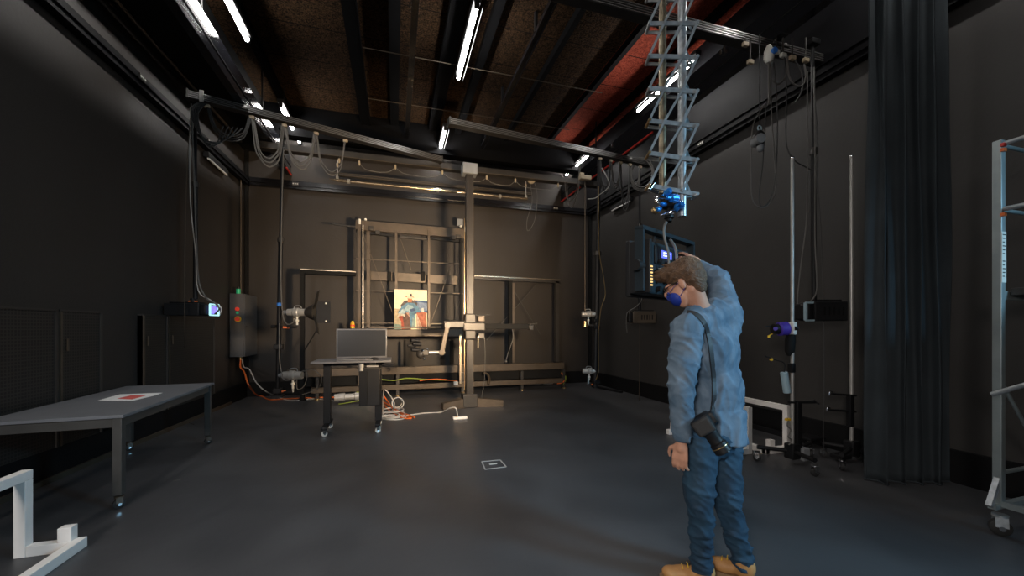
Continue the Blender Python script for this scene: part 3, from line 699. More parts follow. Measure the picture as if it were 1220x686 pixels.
# ------------------------------------------------------------------ scissor lift (pantograph)
pc = W(800, 300, 2.85); PX, PY = pc.x, pc.y
ang = math.radians(-22)
ex = V(math.cos(ang), math.sin(ang), 0); ey = V(-math.sin(ang), math.cos(ang), 0)
zb = 1.42+(391-222)/470*2.85
t = thing('scissor_lift', 'tall galvanised scissor pantograph hanging from the ceiling above the lamp panel', 'pantograph', (PX, PY, zb))
zt = 5.25; hc = .232; wd = .125; sp_ = .105; n = int((zt-zb)/hc)
ctr = V(PX, PY, 0)
def nd(a, b_, z): return ctr+ex*a+ey*b_+V(0, 0, z)
obj('telescopic_tube', MB().cyl(nd(-.062, .0, zb-.05), nd(-.062, .0, zt), .026, n=16), 'tarn', t, label='brownish tarnished tube')
obj('telescopic_tube', MB().cyl(nd(.075, .0, zb-.22), nd(.075, .0, zt), .030, n=16), 'galv', t)
NA = (-.165, -.062, .062, .165)
def droop(a, k): return -(a+.165)/.33*(.075*max(0, 1-k/7))
def lv(i_, k, b_): return nd(NA[i_], b_, zb+k*hc+droop(NA[i_], k))
for k in range(n):
    obj('cross_bar', MB().bar(lv(0, k, -.035), lv(3, k, -.035), .010, .030, up=V(0, 0, 1)), 'galv', t)
    obj('cross_bar', MB().bar(lv(0, k, .05), lv(3, k, .05), .010, .022, up=V(0, 0, 1)), 'galv', t)
    for i_ in range(3): obj('scissor_arm', MB().bar(lv(i_, k, -.045), lv(i_+1, k+1, -.045), .006, .016), 'galv', t)
    obj('scissor_arm', MB().bar(lv(3, k, .055), lv(2, k+1, .055), .006, .016), 'galv', t)
    for i_ in (0, 3):
        c_ = lv(i_, k, 0); obj('pivot', MB().cyl(c_-ey*.055, c_+ey*.06, .011, n=10), 'brass' if (k < 3 and i_ == 0) else 'galv', t)
obj('mounting_plate', MB().box((PX, PY, zt+.02), (.4, .4, .04)), 'black', t)
for k in (-.15, .15): obj('hanger', MB().cyl((PX+k, PY, zt), (PX+k, PY, ZC), .02), 'black', t)
# clamp head
p = W(797, 240, 2.85)
t = thing('clamp_cluster', 'cluster of blue and silver clamps joining the scissor lift to the lamp panel', 'clamp', p)
obj('block', MB().box(p, (.09, .09, .10), None, .01).cyl(p, V(p.x, p.y, zb-.03), .022), 'black', t)
for (u, v, r, ln, m) in ((801, 236, .030, .10, 'blueclamp'), (811, 244, .026, .12, 'blueclamp'), (794, 230, .022, .08, 'blueclamp'), (806, 248, .018, .08, 'blueclamp'),
                     (785, 249, .018, .07, 'blueclamp'), (790, 243, .016, .10, 'blueclamp'), (781, 251, .020, .06, 'brass'), (783, 239, .014, .1, 'chrome'), (796, 254, .014, .1, 'chrome'), (788, 235, .013, .1, 'chrome'), (805, 241, .012, .14, 'chrome')):
    a = W(u, v, 2.78); dd = Vector((random.uniform(-1, 1), random.uniform(-1, 1), random.uniform(-.4, .4))).normalized()
    obj('clamp_knob', MB().lathe(a-dd*ln/2, a+dd*ln/2, [(0, r*.6), (.15, r), (.6, r), (.7, r*.5), (1, r*.5)], 12), m, t)
obj('spigot', MB().cyl(p+V(0, 0, -.03), W(797, 264, 2.83), .020).cyl(W(797, 256, 2.83), W(797, 260, 2.83), .034), 'black', t)
obj('crank', MB().bar(W(775, 226, 2.8), W(784, 230, 2.8), .016, .016).cyl(W(774, 226, 2.8), W(779, 218, 2.8), .012), 'chrome', t)

# ------------------------------------------------------------------ lamp panel on yoke
L0 = W(765, 310, 2.52); L1 = W(826, 310, 3.02); L0.z = L1.z = 0
pd = (L1-L0).normalized(); pn = V(-pd.y, pd.x, 0)      # pn: toward the easel
if pn.y < 0: pn = -pn
tilt = Matrix.Rotation(math.radians(0), 3, pd)
plen = (L1-L0).length
zc = 1.42+(391-316)/470*2.52; ph = .35
pcen = (L0+L1)/2; pcen.z = zc
t = thing('studio_light', 'large dark studio lamp panel seen from behind, with lit blue display, on a yoke', 'studio lamp', pcen-V(0, 0, ph/2))
def pp(a, b_, c_): return pcen+pd*a+pn*b_+V(0, 0, c_)      # a along, b toward easel, c up
hw = plen/2-.07
obj('housing', MB().bar(pp(-hw, .06, 0), pp(hw, .06, 0), .12, ph, bev=.015), 'paneldk', t)
obj('rim', MB().bar(pp(-hw-.02, .135, 0), pp(hw+.02, .135, 0), .04, ph+.03, bev=.01), 'plastic', t)
obj('diffuser', MB().bar(pp(-hw+.02, .158, 0), pp(hw-.02, .158, 0), .006, ph-.04), 'offwhite', t)
obj('top_handle', MB().tube([pp(-hw*.5, .04, ph/2), pp(-hw*.5, .04, ph/2+.05), pp(hw*.5, .04, ph/2+.05), pp(hw*.5, .04, ph/2)], .01, smooth=False), 'plastic', t)
cpn = obj('control_plate', MB().bar(pp(-hw+.08, -.005, .09), pp(-hw+.42, -.005, .09), .012, .12, bev=.003), 'plastic', t)
obj('display', MB().bar(pp(-hw+.16, -.013, .10), pp(-hw+.30, -.013, .10), .004, .05), 'lcd', cpn, label='lit blue display')
for k in range(2): obj('display_text', MB().bar(pp(-hw+.18, -.0165, .110-k*.018), pp(-hw+.27-k*.03, -.0165, .110-k*.018), .002, .008), 'lcdw', cpn)
for k in range(3): obj('knob', MB().cyl(pp(-hw+.12+k*.10, -.012, .045), pp(-hw+.12+k*.10, -.03, .045), .013), 'plastic', cpn)
for a, c_, m in ((.06, -.02, 'offwhite'), (.11, -.03, 'plastic'), (.02, -.03, 'plastic')): obj('knob', MB().cyl(pp(-hw+a+.08, -.005, c_), pp(-hw+a+.08, -.05, c_), .022, n=14), m, t)
for k in range(2):
    for j in range(3): obj('connector', MB().cyl(pp(-hw+.12+j*.10, -.002, -.08-k*.06), pp(-hw+.12+j*.10, -.03, -.08-k*.06), .018, n=12), 'black', t)
for k in range(12): obj('fin', MB().bar(pp(hw-.25+k*.02, -.005, -.15), pp(hw-.25+k*.02, -.005, .15), .02, .005, up=pd), 'plastic', t)
# side face with vents facing the camera's left
sb = obj('side_cheek', MB().bar(pp(-hw-.035, .04, 0), pp(-hw-.005, .04, 0), .15, ph*.98, bev=.006), 'plastic', t)
for k in range(7): obj('vent', MB().bar(pp(-hw-.03, -.038, -.125+k*.020), pp(-hw-.008, -.038, -.125+k*.020), .005, .009), 'amber', sb, label='amber lit vent slot')
yk = obj('yoke', MB().bar(pp(-hw-.065, .02, -.16), pp(-hw-.065, .02, .245), .06, .02, up=pd).bar(pp(hw+.065, .02, -.1), pp(hw+.065, .02, .245), .06, .02, up=pd).bar(pp(-hw-.075, .02, .245), pp(hw+.075, .02, .245), .06, .025), 'paneldk', t)
for sg in (-1, 1): obj('tilt_knob', MB().cyl(pp(sg*(hw+.05), .02, 0), pp(sg*(hw+.12), .02, 0), .035, n=16), 'plastic', t)
for lab, pts in (('pale grey power cable curving from the clamp head down behind the lamp panel', ((794, 264), (791, 272), (792, 285), (796, 300), (797, 318))),
                 ('thinner grey cable beside the power cable behind the lamp panel', ((798, 285), (803, 292), (806, 303), (805, 318)))):
    solo('lamp_cable', MB().tube([W(u, v, 2.60) for u, v in pts], .009), 'cableg', lab, 'cable')

# ------------------------------------------------------------------ easel rig at the back wall
YE = 8.75
def E(u, v, y=YE): return WY(u, v, y)
t = thing('easel_rig', 'large bronze steel easel frame with wire grid in front of the back wall', 'easel', V(.4, YE, 0))
def ebar(nm, u0, v0, u1, v1, w=.05, h=.05, y=YE, m='bronze', par=t): return obj(nm, MB().bar(E(u0, v0, y), E(u1, v1, y), w, h, up=V(0, 1, 0), bev=.003), m, par)
zb_ = 1.42-(404-391)/470*8.5
for u in (428, 555): 
    a = E(u, 266); obj('post', MB().bar(V(a.x, YE, .10), a, .06, .07, up=V(0, 1, 0)), 'bronze', t)
a = E(432.5, 268, YE-.06); obj('post', MB().bar(V(a.x, a.y, 1.42), a, .03, .03, up=V(0, 1, 0)), 'brasspipe', t)
a = E(439, 275, YE+.1); obj('post', MB().bar(V(a.x, a.y, 1.42), a, .07, .12, up=V(0, 1, 0)), 'bronze', t)
for u in (472, 511): ebar('mullion', u, 274, u, 392, .05, .05)
ebar('head_beam', 424, 268, 557, 279, .20, .08, YE+.04)
ebar('grid_bar', 424, 308, 557, 315, .02, .02, YE-.03)
ebar('grid_bar', 424, 346, 557, 350, .02, .02, YE-.03)
ebar('grid_bar', 424, 384.5, 557, 386, .02, .02, YE-.03)
for a in ((433, 280, 470, 378), (476, 282, 490, 322), (537, 318, 512, 388)): ebar('diagonal_wire', *a, .012, .012, YE+.03)
ebar('roller', 434, 277, 470, 281, .05, .06, YE+.10, 'black'); ebar('roller', 476, 282, 510, 285, .05, .05, YE+.10, 'steeldk'); ebar('roller', 514, 284, 552, 288, .05, .06, YE+.10, 'black')
for u, v in ((442, 272), (450, 277), (540, 283), (546, 282)): obj('roller_bracket', MB().box(E(u, v, YE+.02), (.10, .08, .09), None, .01), 'steeldk', t)
ebar('backing_board', 440, 328, 545, 334, .19, .02, YE+.20)
for u in (464, 504): ebar('clamp', u, 323.5, u, 334.5, .08, .06, YE+.17, 'matte')
obj('ledge', MB().bar(E(424, 396.5, YE-.08), E(560, 396.5, YE-.08), .24, .15, bev=.01), 'bronze', t)
obj('ledge_lip', MB().bar(E(440, 390, YE-.18), E(525, 390, YE-.18), .02, .03), 'bronze', t)
for u, v in ((428.5, 267), (555, 276)): obj('post_cap', MB().cyl(E(u, v, YE-.03), E(u, v-6, YE-.03), .025), 'offwhite', t)
for u, v in ((435.5, 261), (549, 269)): obj('top_light', MB().sph(E(u, v+.5, YE+.02), .028), 'offwhite', t)
obj('junction_box', MB().box(E(548, 265, YE+.1), (.13, .05, .15), None, .005), 'grey', t)
ebar('side_bar', 396, 267, 424, 270, .03, .03, YE-.0, 'steeldk')
ebar('vertical_actuator', 548.5, 398, 548.5, 457, .05, .05, YE-.2, 'brasspipe')
ebar('vertical_actuator', 549, 285, 549, 385, .04, .04, YE-.05, 'matte')
ebar('cable_carrier', 553, 300, 553, 388, .02, .02, YE-.1, 'bronze')
ebar('mid_post', 482, 405, 482, 442, .05, .05, YE+.2, 'matte'); ebar('mid_post', 538, 405, 538, 442, .09, .05, YE+.2, 'matte')
# lower rails of the rig as thing
t2 = thing('floor_rail', 'long low bronze double rail on small feet running along the back wall', 'rail', V(.8, YE, 0))
ax = E(372, 440).x; bx = E(672, 441).x
obj('upper_beam', MB().bb((ax-.45, YE-.02, .44), (bx, YE+.10, .60), .008), 'bronze', t2)
obj('lower_beam', MB().bb((ax, YE-.16, .13), (bx-.1, YE-.06, .24), .008), 'bronze', t2)
obj('recess_plate', MB().bb((ax-.4, YE+.04, .24), (bx, YE+.06, .44)), 'matte', t2)
for f in (.02, .3, .55, .8, .99):
    x = ax+(bx-ax)*f; obj('foot', MB().bb((x-.03, YE-.12, 0), (x+.03, YE+.02, .44)), 'steeldk', t2)
    obj('foot_plate', MB().cyl((x, YE-.12, 0), (x, YE-.12, .02), .05), 'brass', t2)
obj('pipe', MB().tube([E(576, 444, YE-.2), E(581, 446, YE-.2), E(583, 452, YE-.2), E(582, 457, YE-.2)], .03), 'bronze', t2)
obj('actuator_cap', MB().box(E(543, 456.5, YE-.26), (.09, .07, .08), None, .01), 'offwhite', t2)
# side frames
t3 = thing('steel_gantry', 'dark steel gantry frame left of the easel, brass edged top bar on one post', 'frame', V(E(361, 400).x, YE, 0), 'gantry frames beside the easel')
obj('top_bar', MB().bar(E(358, 323), E(424, 326), .10, .10), 'matte', t3); obj('edge_strip', MB().bar(E(358, 320.5, YE-.05), E(424, 323.7, YE-.05), .02, .02), 'brasspipe', t3)
a = E(361, 325); obj('post', MB().bar(V(a.x, YE-.06, 0.02), a+V(0, -.06, 0), .08, .08, up=V(0, 1, 0)), 'matte', t3)
obj('brace', MB().bar(E(361, 420, YE-.06), E(378, 392, YE-.06), .02, .02), 'matte', t3)
obj('foot_plate', MB().bb((a.x-.08, YE-.14, 0), (a.x+.08, YE+.02, .02)), 'matte', t3)
t4 = thing('steel_gantry', 'bronze steel gantry frame right of the easel, long top bar on two posts', 'frame', V(E(640, 400).x, YE, 0), 'gantry frames beside the easel')
obj('top_bar', MB().bar(E(565, 331), E(668, 336), .10, .06), 'steeldk', t4); obj('edge_strip', MB().bar(E(565, 328.5, YE-.05), E(668, 333.5, YE-.05), .02, .02), 'brasspipe', t4)
for u in (608, 663):
    a = E(u, 335, YE); obj('post', MB().bar(V(a.x, YE, .62), a, .08, .10, up=V(0, 1, 0)), 'matte' if u == 608 else 'steeldk', t4)
a = E(611.5, 337, YE-.03); obj('post', MB().bar(V(a.x, a.y, .62), a, .05, .05, up=V(0, 1, 0)), 'bronze', t4)
for q_ in ((640, 338, 580, 405), (612, 345, 645, 400)): obj('brace', MB().bar(E(q_[0], q_[1], YE+.12), E(q_[2], q_[3], YE+.12), .012, .012), 'steeldk', t4)

# painting: generic seated figure made of colour patches
q0 = E(470, 391, YE-.14); q1 = E(505, 344, YE-.14)
pw = .67; phh = .84; px0 = q0.x; pz0 = q0.z
pz0 = E(470, 396.5, YE-.08).z+.075
def C3(a, b_): return V(px0+a*pw, YE-.145, pz0+b_*phh)
t = thing('painting', 'unframed painting of a seated figure in blue, standing on the easel ledge', 'painting', V(px0+pw/2, YE-.13, pz0))
obj('canvas', MB().bb((px0, YE-.14, pz0), (px0+pw, YE-.115, pz0+phh)), mat('canvas_ground', (0.78, 0.66, 0.48), 0.7, var=.12, scale=9), t)
cols = [((.52, .42, .26), [(0, 0), (.4, 0), (.4, .5), (0, .52)]), ((.06, .12, .26), [(.55, .38), (1, .42), (1, .72), (.58, .74)]), ((.22, .30, .45), [(.62, .45), (1, .48), (1, .66), (.7, .70)]),
        ((.12, .10, .09), [(.18, .60), (.30, .72), (.55, .74), (.70, .66), (.60, .3), (.28, .28)]),
        ((.12, .26, .38), [(.10, .42), (.22, .58), (.38, .67), (.60, .66), (.74, .55), (.78, .44), (.60, .42), (.62, .28), (.60, .05), (.44, 0), (.40, .28), (.34, .38), (.14, .38)]),
        ((.36, .52, .58), [(.28, .48), (.40, .62), (.55, .60), (.60, .50), (.46, .44)]), ((.05, .10, .22), [(.46, .50), (.60, .54), (.62, .47), (.50, .44)]),
        ((.42, .55, .60), [(.12, .42), (.26, .52), (.34, .48), (.30, .40), (.16, .36)]),
        ((.30, .42, .40), [(.52, .02), (.62, .04), (.63, .26), (.55, .30)]),
        ((.55, .30, .20), [(.34, .42), (.44, .42), (.46, .28), (.38, .28)]),
        ((.14, .07, .05), [(.22, 0), (.50, 0), (.46, .30), (.34, .42), (.22, .34)]), ((.45, .08, .04), [(.12, .30), (.24, .36), (.30, .0), (.22, 0), (.20, .20)]),
        ((.60, .56, .46), [(.08, .30), (.14, .40), (.30, .38), (.32, .30), (.26, .34), (.14, .34)]),
        ((.50, .16, .09), [(.66, .42), (.98, .44), (.98, 0), (.86, .02)]), ((.62, .36, .24), [(.66, .40), (.86, 0), (.68, 0)]), ((.72, .60, .46), [(.70, .0), (.74, .0), (.72, .30), (.68, .36)]),
        ((.62, .24, .10), [(.40, .68), (.52, .68), (.54, .78), (.48, .84), (.40, .80)]), ((.74, .62, .46), [(.38, .77), (.55, .77), (.54, .84), (.40, .84)]),
        ((.05, .04, .05), [(.46, .82), (.54, .82), (.52, .90), (.47, .89)]), ((.35, .10, .06), [(.30, .82), (.38, .80), (.38, .83)]), ((.35, .12, .06), [(.54, .83), (.62, .80), (.55, .80)]),
        ((.66, .66, .62), [(.80, .44), (.90, .44), (.88, .54), (.82, .53)]), ((.22, .32, .26), [(.0, 0), (.2, 0), (.18, .12), (0, .14)])]
mb = MB(); ms = []
for i, (c_, pl) in enumerate(cols):
    mb.cur = i; ms.append(mat('paint_patch_%d' % i, tuple(x*.72 for x in c_), 0.7, var=.35, scale=22))
    mb.poly([C3(a, b_)+V(0, -.0008*i, 0) for a, b_ in pl], (0, 1, 0), .0005)
obj('painted_figure', mb, ms, t)
# small yellow beacon at the ledge
p = E(420, 388, YE-.1)
t = thing('beacon', 'small yellow and red beacon at the left end of the easel ledge', 'beacon', p-V(0, 0, .08))
obj('base', MB().cyl(p-V(0, 0, .09), p-V(0, 0, .05), .045), 'steeldk', t); obj('lens', MB().lathe(p-V(0, 0, .05), p+V(0, 0, .10), [(0, .04), (.6, .04), (1, .02)]), 'yellow', t); obj('band', MB().cyl(p+V(0, 0, -.01), p+V(0, 0, .02), .043), 'redbtn', t); obj('holder', MB().bar(p+V(.0, 0, -.09), p+V(.12, .02, -.09), .05, .02), 'steeldk', t)

# ------------------------------------------------------------------ studio stand
b0 = WZ(559, 484); sx, sy = b0.x, b0.y
ds = (b0-CAM).dot(FV)
t = thing('studio_stand', 'tall dark column camera stand with wedge feet in front of the easel', 'camera stand', (sx, sy, 0))
def S(u, v, dd=0): return W(u, v, ds+dd)
obj('column', MB().bb((sx-.065, sy-.06, .1), (sx+.065, sy+.06, S(557, 208).z), .012).bb((sx-.028, sy-.075, .2), (sx+.028, sy-.06, 4.1)), 'column', t)
obj('guide_strip', MB().bb((sx+.055, sy-.068, .2), (sx+.066, sy-.055, 4.15)), 'bronze', t); obj('guide_strip', MB().bb((sx-.095, sy-.05, .3), (sx-.089, sy-.04, 3.4)), 'brass', t)
obj('head_box', MB().box((sx, sy-.01, S(557, 203).z), (.27, .22, .19), None, .01), 'grey', t)
for (a, ln) in ((195, .52), (-12, .62), (75, .5)):
    r_ = math.radians(a); dd = V(math.cos(r_), math.sin(r_), 0); nn = V(-dd.y, dd.x, 0)
    mb = MB().poly([V(sx, sy, 0)+dd*.05+nn*.10, V(sx, sy, 0)+dd*.05-nn*.10, V(sx, sy, 0)+dd*ln-nn*.07, V(sx, sy, 0)+dd*ln+nn*.07], (0, 0, 1), .02)
    s0 = V(sx, sy, .02)
    vs = [s0+dd*.05+nn*.09, s0+dd*.05-nn*.09, s0+dd*ln-nn*.06, s0+dd*ln+nn*.06, s0+dd*.05+nn*.09+V(0, 0, .15), s0+dd*.05-nn*.09+V(0, 0, .15), s0+dd*ln-nn*.06+V(0, 0, .09), s0+dd*ln+nn*.06+V(0, 0, .09)]
    mb.add(vs, [(3, 2, 1, 0), (4, 5, 6, 7), (0, 1, 5, 4), (1, 2, 6, 5), (2, 3, 7, 6), (3, 0, 4, 7)])
    obj('foot', mb, 'bronze', t)
obj('hub', MB().bb((sx-.13, sy-.13, 0), (sx+.13, sy+.13, .24), .015), 'steeldk', t)
zc_ = S(557, 389).z
obj('carriage', MB().box((sx, sy-.03, zc_), (.20, .24, .46), None, .02), 'column', t)
obj('carriage_block', MB().box((sx+.06, sy-.12, zc_), (.40, .16, .15), None, .02), 'steeldk', t)
ya = sy-.12
obj('cross_arm', MB().bb((sx-.48, ya-.07, zc_-.02), (sx-.10, ya+.07, zc_+.10), .015), 'column', t)
obj('cross_arm', MB().bb((sx+.2, ya-.04, zc_-.045), (sx+1.12, ya+.04, zc_+.055), .01), 'matte', t)
obj('arm_end', MB().box((sx+1.14, ya, zc_), (.08, .12, .12), None, .01).cyl((sx+1.1, ya-.06, zc_+.03), (sx+1.25, ya-.06, zc_+.06), .014), 'steeldk', t)
for z_, m in ((.24, 'bronze'), (-.28, 'steeldk')): obj('side_bracket', MB().box((sx+.19, ya, zc_+z_*.6), (.12, .1, .10), None, .01), m, t)
obj('crank_handle', MB().cyl((sx+.12, ya-.1, zc_-.18), (sx+.12, ya-.1, zc_-.38), .018).cyl((sx+.12, ya-.05, zc_-.18), (sx+.12, ya-.12, zc_-.18), .012), 'brasspipe', t)
obj('bolt_bar', MB().bar((sx+.1, ya, zc_+.21), (sx+.35, ya, zc_+.21), .015, .015), 'black', t)
# jointed arm with head
t = thing('jointed_arm', 'jointed bronze arm with silver camera clamp hanging from the column stand arm', 'arm', S(530, 390))
ja = V(sx-.42, ya-.09, zc_+.02); jb = V(sx-.52, ya-.10, S(524, 418).z)
obj('upper_link', MB().bar(ja, jb, .06, .08, bev=.01), 'bronze', t)
obj('joint', MB().cyl(ja+V(0, -.05, 0), ja+V(0, .09, 0), .055, n=18), 'steeldk', t); obj('joint', MB().cyl(jb+V(0, -.05, 0), jb+V(0, .05, 0), .05, n=18), 'bronze', t)
jc = jb+V(-.28, -.02, 0)
obj('lower_link', MB().cyl(jb, jc, .026), 'alu', t)
obj('head', MB().box(jc, (.12, .10, .12), None, .02).sph(jc+V(-.08, 0, -.03), .07), 'steeldk', t)
for k, (dx, dz, r_) in enumerate(((-.16, .05, .045), (-.14, .15, .05), (-.17, .21, .045), (-.22, .12, .03))): obj('clamp_jaw', MB().cyl(jc+V(dx-.07, -.02, dz), jc+V(dx+.07, .02, dz-.01), r_*.7), 'black', t)
for dx, dz in ((-.05, .04), (.03, .06), (-.02, -.10)): obj('knob', MB().sph(jc+V(dx, -.06, dz), .022), 'chrome', t)
solo('drop_cord', MB().tube([V(sx+.78, ya, zc_-.04), V(sx+.80, ya, zc_-.2), V(sx+.72, ya, zc_-.45), V(sx+.66, ya, zc_-.62)], .006).sph((sx+.66, ya, zc_-.64), .022), 'cableg', 'thin cord with small end ball hanging from the right black arm', 'cord')
solo('drop_cord', MB().tube([V(sx+.25, ya, zc_-.1), V(sx+.27, ya, zc_-.5), V(sx+.26, ya+.03, zc_-1.0), V(sx+.22, ya+.05, .20), V(sx+.22, ya+.05, .01)], .004), 'cableg', 'fine cord hanging down beside the stand column to the floor', 'cord')

# ------------------------------------------------------------------ electrical cabinet
cx0, cx1, cy0, cy1, cz0, cz1 = -3.0, -2.75, 8.66, 9.36, .875, 2.08
t = thing('electrical_cabinet', 'grey steel electrical cabinet on the left wall with red and green buttons', 'cabinet', V(-2.88, 9.0, .875))
obj('body', MB().bb((-2.985, cy0, cz0), (cx1, cy1, cz1), .006), 'cab', t)
dr_ = obj('door', MB().bb((cx1, cy0+.01, cz0+.01), (cx1+.02, cy1-.01, cz1-.01), .004), 'cab', t)
obj('lock', MB().cyl((cx1+.02, cy0+.06, 1.45), (cx1+.03, cy0+.06, 1.45), .018), 'chrome', dr_)
f = WY(283, 368, cy0); obj('button', MB().cyl((f.x, cy0, f.z), (f.x, cy0-.03, f.z), .035), 'redbtn', t, label='red button')
f = WY(283, 372.5, cy0); obj('button', MB().cyl((f.x, cy0, f.z), (f.x, cy0-.02, f.z), .022), 'green', t, label='green button')
f = WY(283.5, 380, cy0); e_ = obj('emergency_stop', MB().cyl((f.x, cy0, f.z), (f.x, cy0-.012, f.z), .058), 'yellow', t); obj('push_cap', MB().cyl((f.x, cy0-.012, f.z), (f.x, cy0-.05, f.z), .036), 'redbtn', e_)
f = V(-2.86, cy0+.06, cz1); obj('signal_lamp', MB().cyl(f, f+V(0, 0, .09), .035), 'green', t, label='green signal lamp'); obj('lamp_cap', MB().cyl(f+V(0, 0, .09), f+V(0, 0, .13), .03), 'plastic', t)
obj('gland', MB().cyl((-2.85, cy0+.15, cz0), (-2.85, cy0+.15, cz0-.06), .03), 'brass', t)
gl = V(-2.85, cy0+.15, cz0-.05)
FL = lambda u, v, z=.01: WZ(u, v, z)
solo('orange_cable', MB().tube([gl, gl+V(.0, -.02, -.15), W(291, 443, 7.5), W(296, 458, 7.0), FL(305, 470, .06), FL(312, 472), FL(322, 476), FL(340, 475), FL(370, 474), FL(400, 473), FL(432, 474), FL(455, 478), FL(468, 486), FL(480, 492), FL(494, 497)], .014), 'cableo',
     'bright orange cable from the electrical cabinet running along the floor', 'cable')
solo('white_cable', MB().tube([gl+V(.03, 0, 0), gl+V(.05, 0, -.15), W(297, 440, 7.4), W(305, 455, 7.1), W(315, 465, 7.0), FL(325, 470, .03), FL(345, 477), FL(375, 475), FL(405, 478), FL(430, 476), FL(445, 480), FL(452, 492), FL(462, 499), FL(476, 496)], .010), 'cablew',
     'thin white cable from the electrical cabinet running beside the orange cable', 'cable')
solo('conduit_pipe', MB().cyl((xl(9)+.05, 9.1, 2.08), (xl(9)+.05, 9.1, 4.38), .012), 'bronze', 'thin brown conduit rising from the electrical cabinet up the wall', 'pipe')

# cabinets / grilles along left wall
def grille(y0, y1, lab, z1=1.58):
    t = thing('wall_grille', lab, 'panel', (xl((y0+y1)/2)+.02, (y0+y1)/2, .30), 'black grille panels on the left wall')
    x0, x1 = xl(y0), xl(y1)
    obj('mesh_face', MB().poly([(x0, y0, .30), (x1, y1, .30), (x1, y1, z1), (x0, y0, z1)], (1, 0, 0), .055), 'grille', t)
    fr = MB()
    fr.poly([(x0, y0, z1), (x1, y1, z1), (x1+.065, y1, z1), (x0+.065, y0, z1)], (0, 0, 1), .02)
    fr.bb((x1, y1-.025, .30), (x1+.07, y1, z1)); obj('frame', fr, 'steeldk', t)
    obj('frame', MB().bb((x0, y0, .30), (x0+.07, y0+.025, z1)), 'bronze', t, label='brass coloured edge')
    obj('latch', MB().bb((x0+.07, y0+.07, 1.2), (x0+.08, y0+.09, 1.32)), 'bronze', t)
grille(3.35, 4.80, 'widest black grille panel on the left wall, cut by the photo edge')
grille(4.82, 5.36, 'narrow black grille panel on the left wall, right of the widest one')
grille(6.05, 6.58, 'black grille panel on the left wall with a brass lit near edge')
grille(6.60, 7.95, 'farthest black grille panel on the left wall, below the projector')
for y in (3.9,): 
    t = thing('floor_socket', 'small metal bracket box on the left skirting under the table', 'box', (xl(4.0)+.1, 4.0, .24))
    obj('case', MB().bb((xl(4)+.06, 3.92, .22), (xl(4)+.13, 4.10, .29), .005), 'steeldk', t); obj('strap', MB().bb((xl(4)+.06, 3.96, .29), (xl(4)+.15, 3.98, .31)), 'brass', t)

# ------------------------------------------------------------------ casters and big table
def caster(c, rw, parent, m='rubber', fm='steeldk', ang=0.0):
    c = Vector(c); a = V(math.cos(ang), math.sin(ang), 0); b_ = V(-a.y, a.x, 0)
    k = obj('caster', MB().bar(c+V(0, 0, rw*1.15)+b_*rw*.7, c+V(0, 0, rw*2.35)+b_*rw*.55, .006, rw*1.1, up=a).bar(c+V(0, 0, rw*1.15)-b_*rw*.7, c+V(0, 0, rw*2.35)-b_*rw*.55, .006, rw*1.1, up=a).cyl(c+V(0, 0, rw*2.3), c+V(0, 0, rw*2.6), rw*.75), fm, parent)
    obj('wheel', MB().lathe(c+V(0, 0, rw)-b_*rw*.42, c+V(0, 0, rw)+b_*rw*.42, [(0, rw*.8), (.15, rw), (.85, rw), (1, rw*.8)], 20), m, k)
    obj('axle', MB().cyl(c+V(0, 0, rw)-b_*rw*.8, c+V(0, 0, rw)+b_*rw*.8, rw*.3), 'chrome', k)
    return k
TZ = .745; TW, TL = .86, 1.94
t = thing('work_table', 'large dark grey work table on casters by the left wall', 'table', (0, 0, 0))
obj('table_top', MB().bb((-TW, 0, TZ-.025), (0, TL, TZ), .003), 'table', t)
fr = MB().bb((-TW+.03, .03, TZ-.10), (-TW+.06, TL-.03, TZ-.025)).bb((-.06, .03, TZ-.10), (-.03, TL-.03, TZ-.025)).bb((-TW+.03, .03, TZ-.10), (-.03, .06, TZ-.025)).bb((-TW+.03, TL-.06, TZ-.10), (-.03, TL-.03, TZ-.025))
obj('apron', fr, 'tframe', t)
for x in (-TW+.05, -.05):
    for y in (.05, TL-.05):
        obj('leg', MB().bb((x-.03, y-.03, .11), (x+.03, y+.03, TZ-.025), .004), 'tframe', t)
        caster((x, y, 0), .038, t, 'rubber', 'bronze', .6)
t.location = (-2.03, 3.82, 0); t.rotation_euler = (0, 0, math.radians(3.4))
a, b_, c_, d_ = [WZ(u, v, TZ) for u, v in ((116, 477.5), (157, 478), (194, 469), (143, 470))]
mb = MB(); n = 8; vs = []; fs = []
for i in range(n+1):
    f = i/n; z = .003+.022*max(0, f-.7)**1.5/.16
    l_ = a.lerp(d_, f); r_ = b_.lerp(c_, f); vs += [V(l_.x, l_.y, TZ+.002), V(r_.x, r_.y, TZ+.002+.03*max(0, f-.75))]
for i in range(n): fs.append((2*i, 2*i+1, 2*i+3, 2*i+2))
vs2 = [v+V(0, 0, .0015) for v in vs]
mb.add(vs, [f[::-1] for f in fs]); mb.add(vs2, fs)
t = thing('paper_sheet', 'white printed sheet with curled corner lying on the big table', 'paper', (a+c_)/2)
obj('sheet', mb, 'paper', t)
cc = WZ(156, 473.5, TZ); e1 = (b_-a).normalized(); e2 = (d_-a).normalized()
obj('print', MB().poly([cc-e1*.09-e2*.09, cc+e1*.08-e2*.12, cc+e1*.10+e2*.10, cc-e1*.06+e2*.13], (0, 0, 1), .0045), 'redprint', t, label='red printed patch')

